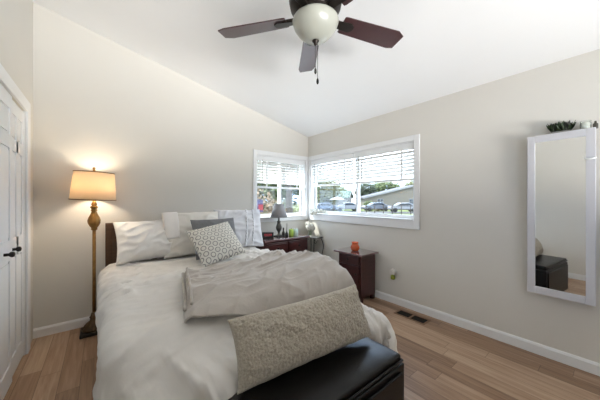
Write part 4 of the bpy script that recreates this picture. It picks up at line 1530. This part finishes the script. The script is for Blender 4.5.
# through the narrow window
tree('tree', 291, 9.5, 3.6, (1.9, 1.9, 1.4), 4.3, 'leaf_b', 'leaning grey tree trunk seen in the right pane of the narrow window', GT, 900, 0.12, 3, -0.03, 0.15)
tree('tree', 288, 16.0, 3.0, (2.0, 2.4, 2.0), 3.6, 'leaf_a', 'green tree behind the leaning trunk in the narrow window', GT, 1800, 0.20, 5, 0.02, 0.14)
tree('tree', 258, 21.0, 2.6, (2.8, 2.4, 2.2), 3.2, 'leaf_b', 'olive green tree in the left pane of the narrow window', GT, 1800, 0.2, 6, 0.0, 0.14)
shrub(263, 8.2, (0.85, 0.8, 1.1), 'leaf_d', 'russet shrub in the left pane of the narrow window', GS, 1300, 0.07, 7)
shrub(300, 10.6, (0.7, 0.7, 0.85), 'leaf_b', 'olive shrub at the right edge of the narrow window', GS, 900, 0.07, 8)
shrub(279, 12.2, (1.0, 0.8, 1.0), 'leaf_c', 'deep green shrub behind the table lamp shade', GS, 900, 0.09, 9)
# garden flag
p = at(258.5, 6.6)
gf = thing('garden_flag', 'small red and blue garden flag in the left pane of the narrow window', 'flag', (p.x, p.y, gz(p.x, p.y)), -YAW)
MB().tube([(-0.12, 0, 0), (-0.12, 0, 1.95)], 0.012, 8).build('pole', M['black_metal'], gf)
MB().box(-0.11, 0.12, -0.006, 0.006, 1.55, 1.88).build('flag_cloth', M['flag_blue'], gf)
MB().box(0.0, 0.122, -0.008, 0.008, 1.60, 1.75).build('red_patch', M['flag_red'], gf)
# through the wide window
tree('tree', 324, 46, 3.0, (3.4, 3.0, 2.6), 3.6, 'leaf_b', 'olive green tree at the corner end of the wide window', GT, 2200, 0.28, 11)
tree('tree', 366, 76, 3.0, (3.2, 3.0, 3.0), 4.4, 'leaf_c', 'deep green tree left of the cream house', GT, 2200, 0.34, 12)
tree('tree', 386, 93, 4.0, (7.0, 4.0, 3.6), 5.6, 'leaf_a', 'broad green tree rising behind the cream house roof', GT, 2600, 0.45, 13)
tree('tree', 418, 96, 4.0, (7.5, 4.0, 3.8), 6.2, 'leaf_b', 'olive green tree behind the ridge of the cream house', GT, 2600, 0.45, 14)
tree('tree', 334, 104, 4.0, (7.0, 4.0, 3.4), 5.2, 'leaf_a', 'green tree behind the teal roofed house', GT, 2400, 0.42, 15)
shrub(369, 45.5, (1.3, 1.0, 0.9), 'leaf_a', 'green shrub beside the porch of the cream house', GS, 900, 0.16, 16)
shrub(378, 43.5, (0.8, 0.8, 0.7), 'leaf_d', 'small russet shrub by the cream house porch', GS, 500, 0.12, 17)
shrub(333, 13.0, (0.75, 0.5, 0.52), 'leaf_b', 'pale olive shrub just outside the wide window', GS, 900, 0.06, 18)


def house(px, depth, rot, L, Wd, eave, ridge, wallm, roofm, label, windows, porch=None):
    """gable end faces local -y; local x across the gable"""
    p = at(px, depth)
    z0 = gz(p.x, p.y) - 0.1
    root = thing('house', label, 'house', (p.x, p.y, z0), rot, None)
    b = MB()
    b.prism([(-Wd / 2, 0), (Wd / 2, 0), (Wd / 2, eave), (0, ridge), (-Wd / 2, eave)], 0, L, 'y')
    b.build('walls', M[wallm], root)
    r = MB()
    ov = 0.45
    k = (ridge - eave) / (Wd / 2)
    for sx in (-1, 1):
        x1 = sx * (Wd / 2 + ov)
        z1 = eave - k * ov
        r.prism([(0, ridge + 0.02), (x1, z1 + 0.02), (x1, z1 + 0.20), (0, ridge + 0.22)], -ov, L + ov, 'y')
    ro_ = r.build('roof', M[roofm], root)
    fa = MB()
    for sx in (-1, 1):
        x1 = sx * (Wd / 2 + ov)
        z1 = eave - k * ov
        fa.prism([(0, ridge - 0.10), (x1, z1 - 0.10), (x1, z1 + 0.21), (0, ridge + 0.23)], -ov - 0.04, -ov - 0.001, 'y')
    fa.build('fascia', M['ext_white'], ro_)
    for wx, wz, ww, wh in windows:
        wm = MB()
        rect_frame(wm, 'y', -0.06, 0.0, wx - ww / 2, wx + ww / 2, wz, wz + wh, 0.10)
        wm.box(wx - 0.04, wx + 0.04, -0.05, 0, wz, wz + wh)
        wm.box(wx - ww / 2, wx + ww / 2, -0.05, 0, wz + wh / 2 - 0.04, wz + wh / 2 + 0.04)
        w_ = wm.build('window', M['ext_white'], root)
        MB().box(wx - ww / 2 + 0.1, wx + ww / 2 - 0.1, -0.03, -0.005, wz + 0.1, wz + wh - 0.1).build('pane', M['dark_glass'], w_)
    return root


# cream gable-ended house
house(418, 50, -YAW + R(-4), 12, 21.0, 2.40, 5.0, 'siding', 'shingle', 'cream house with a wide low gable seen in the wide window',
      [(-7.4, 1.05, 1.2, 1.2), (-1.2, 1.05, 1.2, 1.2)])
house(350, 64, -YAW + R(70), 9, 7.0, 2.6, 4.2, 'siding_white', 'green_roof', 'distant white house with a teal green roof', [(-1.5, 0.8, 1.2, 1.0), (1.5, 0.8, 1.2, 1.0)])
house(329, 52.5, -YAW + R(10), 4, 4.0, 1.9, 2.5, 'siding_white', 'shingle', 'small white garage near the corner end of the wide window', [(0.6, 0.7, 0.9, 0.8)])

# patio umbrella
p = at(337.5, 34)
pu = thing('patio_umbrella', 'white patio umbrella beyond the parked cars', 'umbrella', (p.x, p.y, gz(p.x, p.y)), 0.3)
pk = 1.3 + (200 - 196.5) / 250 * 34 - gz(p.x, p.y)
MB().tube([(0, 0, 0), (0, 0, pk)], 0.025, 8).build('pole', M['ext_white'], pu)
uo = MB().lathe([(1.15, pk - 0.42), (0.6, pk - 0.18), (0.03, pk)], n=8, cap=False).build('canopy', M['ext_white'], pu)
q = uo.modifiers.new('thick', 'SOLIDIFY')
q.thickness = 0.01


def car(px, depth, rot, paint, label, ztop):
    p = at(px, depth)
    root = thing('car', label, 'car', (p.x, p.y, ztop - 1.45), rot, 'parked cars outside the wide window')
    body = [(-2.2, 0.35), (-2.15, 0.75), (-1.95, 0.92), (-1.2, 0.98), (-0.55, 1.38), (0.75, 1.42), (1.45, 1.02), (2.05, 0.92), (2.2, 0.70), (2.2, 0.35)]
    MB().prism(body, -0.85, 0.85, 'y').build('body', M[paint], root, bevel=0.08, seg=3)
    gs = MB()
    win = [(-1.05, 1.00), (-0.50, 1.32), (0.70, 1.35), (1.25, 1.02)]
    gs.prism(win, -0.862, -0.851, 'y')
    gs.prism(win, 0.851, 0.862, 'y')
    gs.build('side_windows', M['dark_glass'], root)
    ws = MB()
    ws.add([(-1.16, -0.70, 1.03), (-1.16, 0.70, 1.03), (-0.60, 0.64, 1.375), (-0.60, -0.64, 1.375)], [(0, 1, 2, 3)])
    ws.add([(1.42, -0.70, 1.07), (1.42, 0.70, 1.07), (0.84, 0.64, 1.40), (0.84, -0.64, 1.40)], [(0, 3, 2, 1)])
    wo = ws.build('windscreens', M['dark_glass'], root)
    q = wo.modifiers.new('thick', 'SOLIDIFY')
    q.thickness = 0.02
    q.offset = 0
    for wx in (-1.35, 1.35):
        for wy in (-0.86, 0.68):
            MB().lathe([(0.05, 0), (0.31, 0.0), (0.33, 0.04), (0.33, 0.14), (0.31, 0.18), (0.05, 0.18)], n=24, mtx=Matrix.Translation((wx, wy + 0.18, 0.33)) @ Matrix.Rotation(PI / 2, 4, 'X')).build('wheel', M['tyre'], root)
    return root


def ztop(px, py, d):
    return 1.3 + (200 - py) / 250 * d


for (px, dpt, rot, paint, lb, py) in (
        (322, 37.0, -YAW + 0.3, 'car_blue', 'blue grey car parked nearest the window corner', 204.5),
        (347, 40.5, -YAW + 0.1, 'car_white', 'white car parked left of the wide window mullion', 204.0),
        (376, 41.5, -YAW + 0.05, 'car_silver', 'silver blue car parked in front of the cream house porch', 205.0),
        (403, 38.0, -YAW - 0.1, 'car_white', 'white car parked before the cream house gable', 207.5)):
    c_ = car(px, dpt, rot, paint, lb, 0)
    c_.location.z = gz(0, 0) + 0.045

# rail fence at the far edge of the lawn
f0, f1 = at(358, 34.5), at(430, 31.5)
fc = thing('rail_fence', 'low dark rail fence between lawn and street', 'fence', (f0.x, f0.y, 0))
d_ = (f1 - f0)
np_ = 9
for k in range(np_):
    p = f0 + d_ * k / (np_ - 1)
    z_ = gz(p.x, p.y)
    MB().box(p.x - 0.04, p.x + 0.04, p.y - 0.04, p.y + 0.04, z_, z_ + 1.22).build('post', M['fence'], fc, world=True)
for zz in (0.70, 1.12):
    z0, z1 = gz(f0.x, f0.y) + zz, gz(f1.x, f1.y) + zz
    MB().tube([(f0.x, f0.y, z0), (f1.x, f1.y, z1)], 0.035, 6).build('rail', M['fence'], fc, world=True)
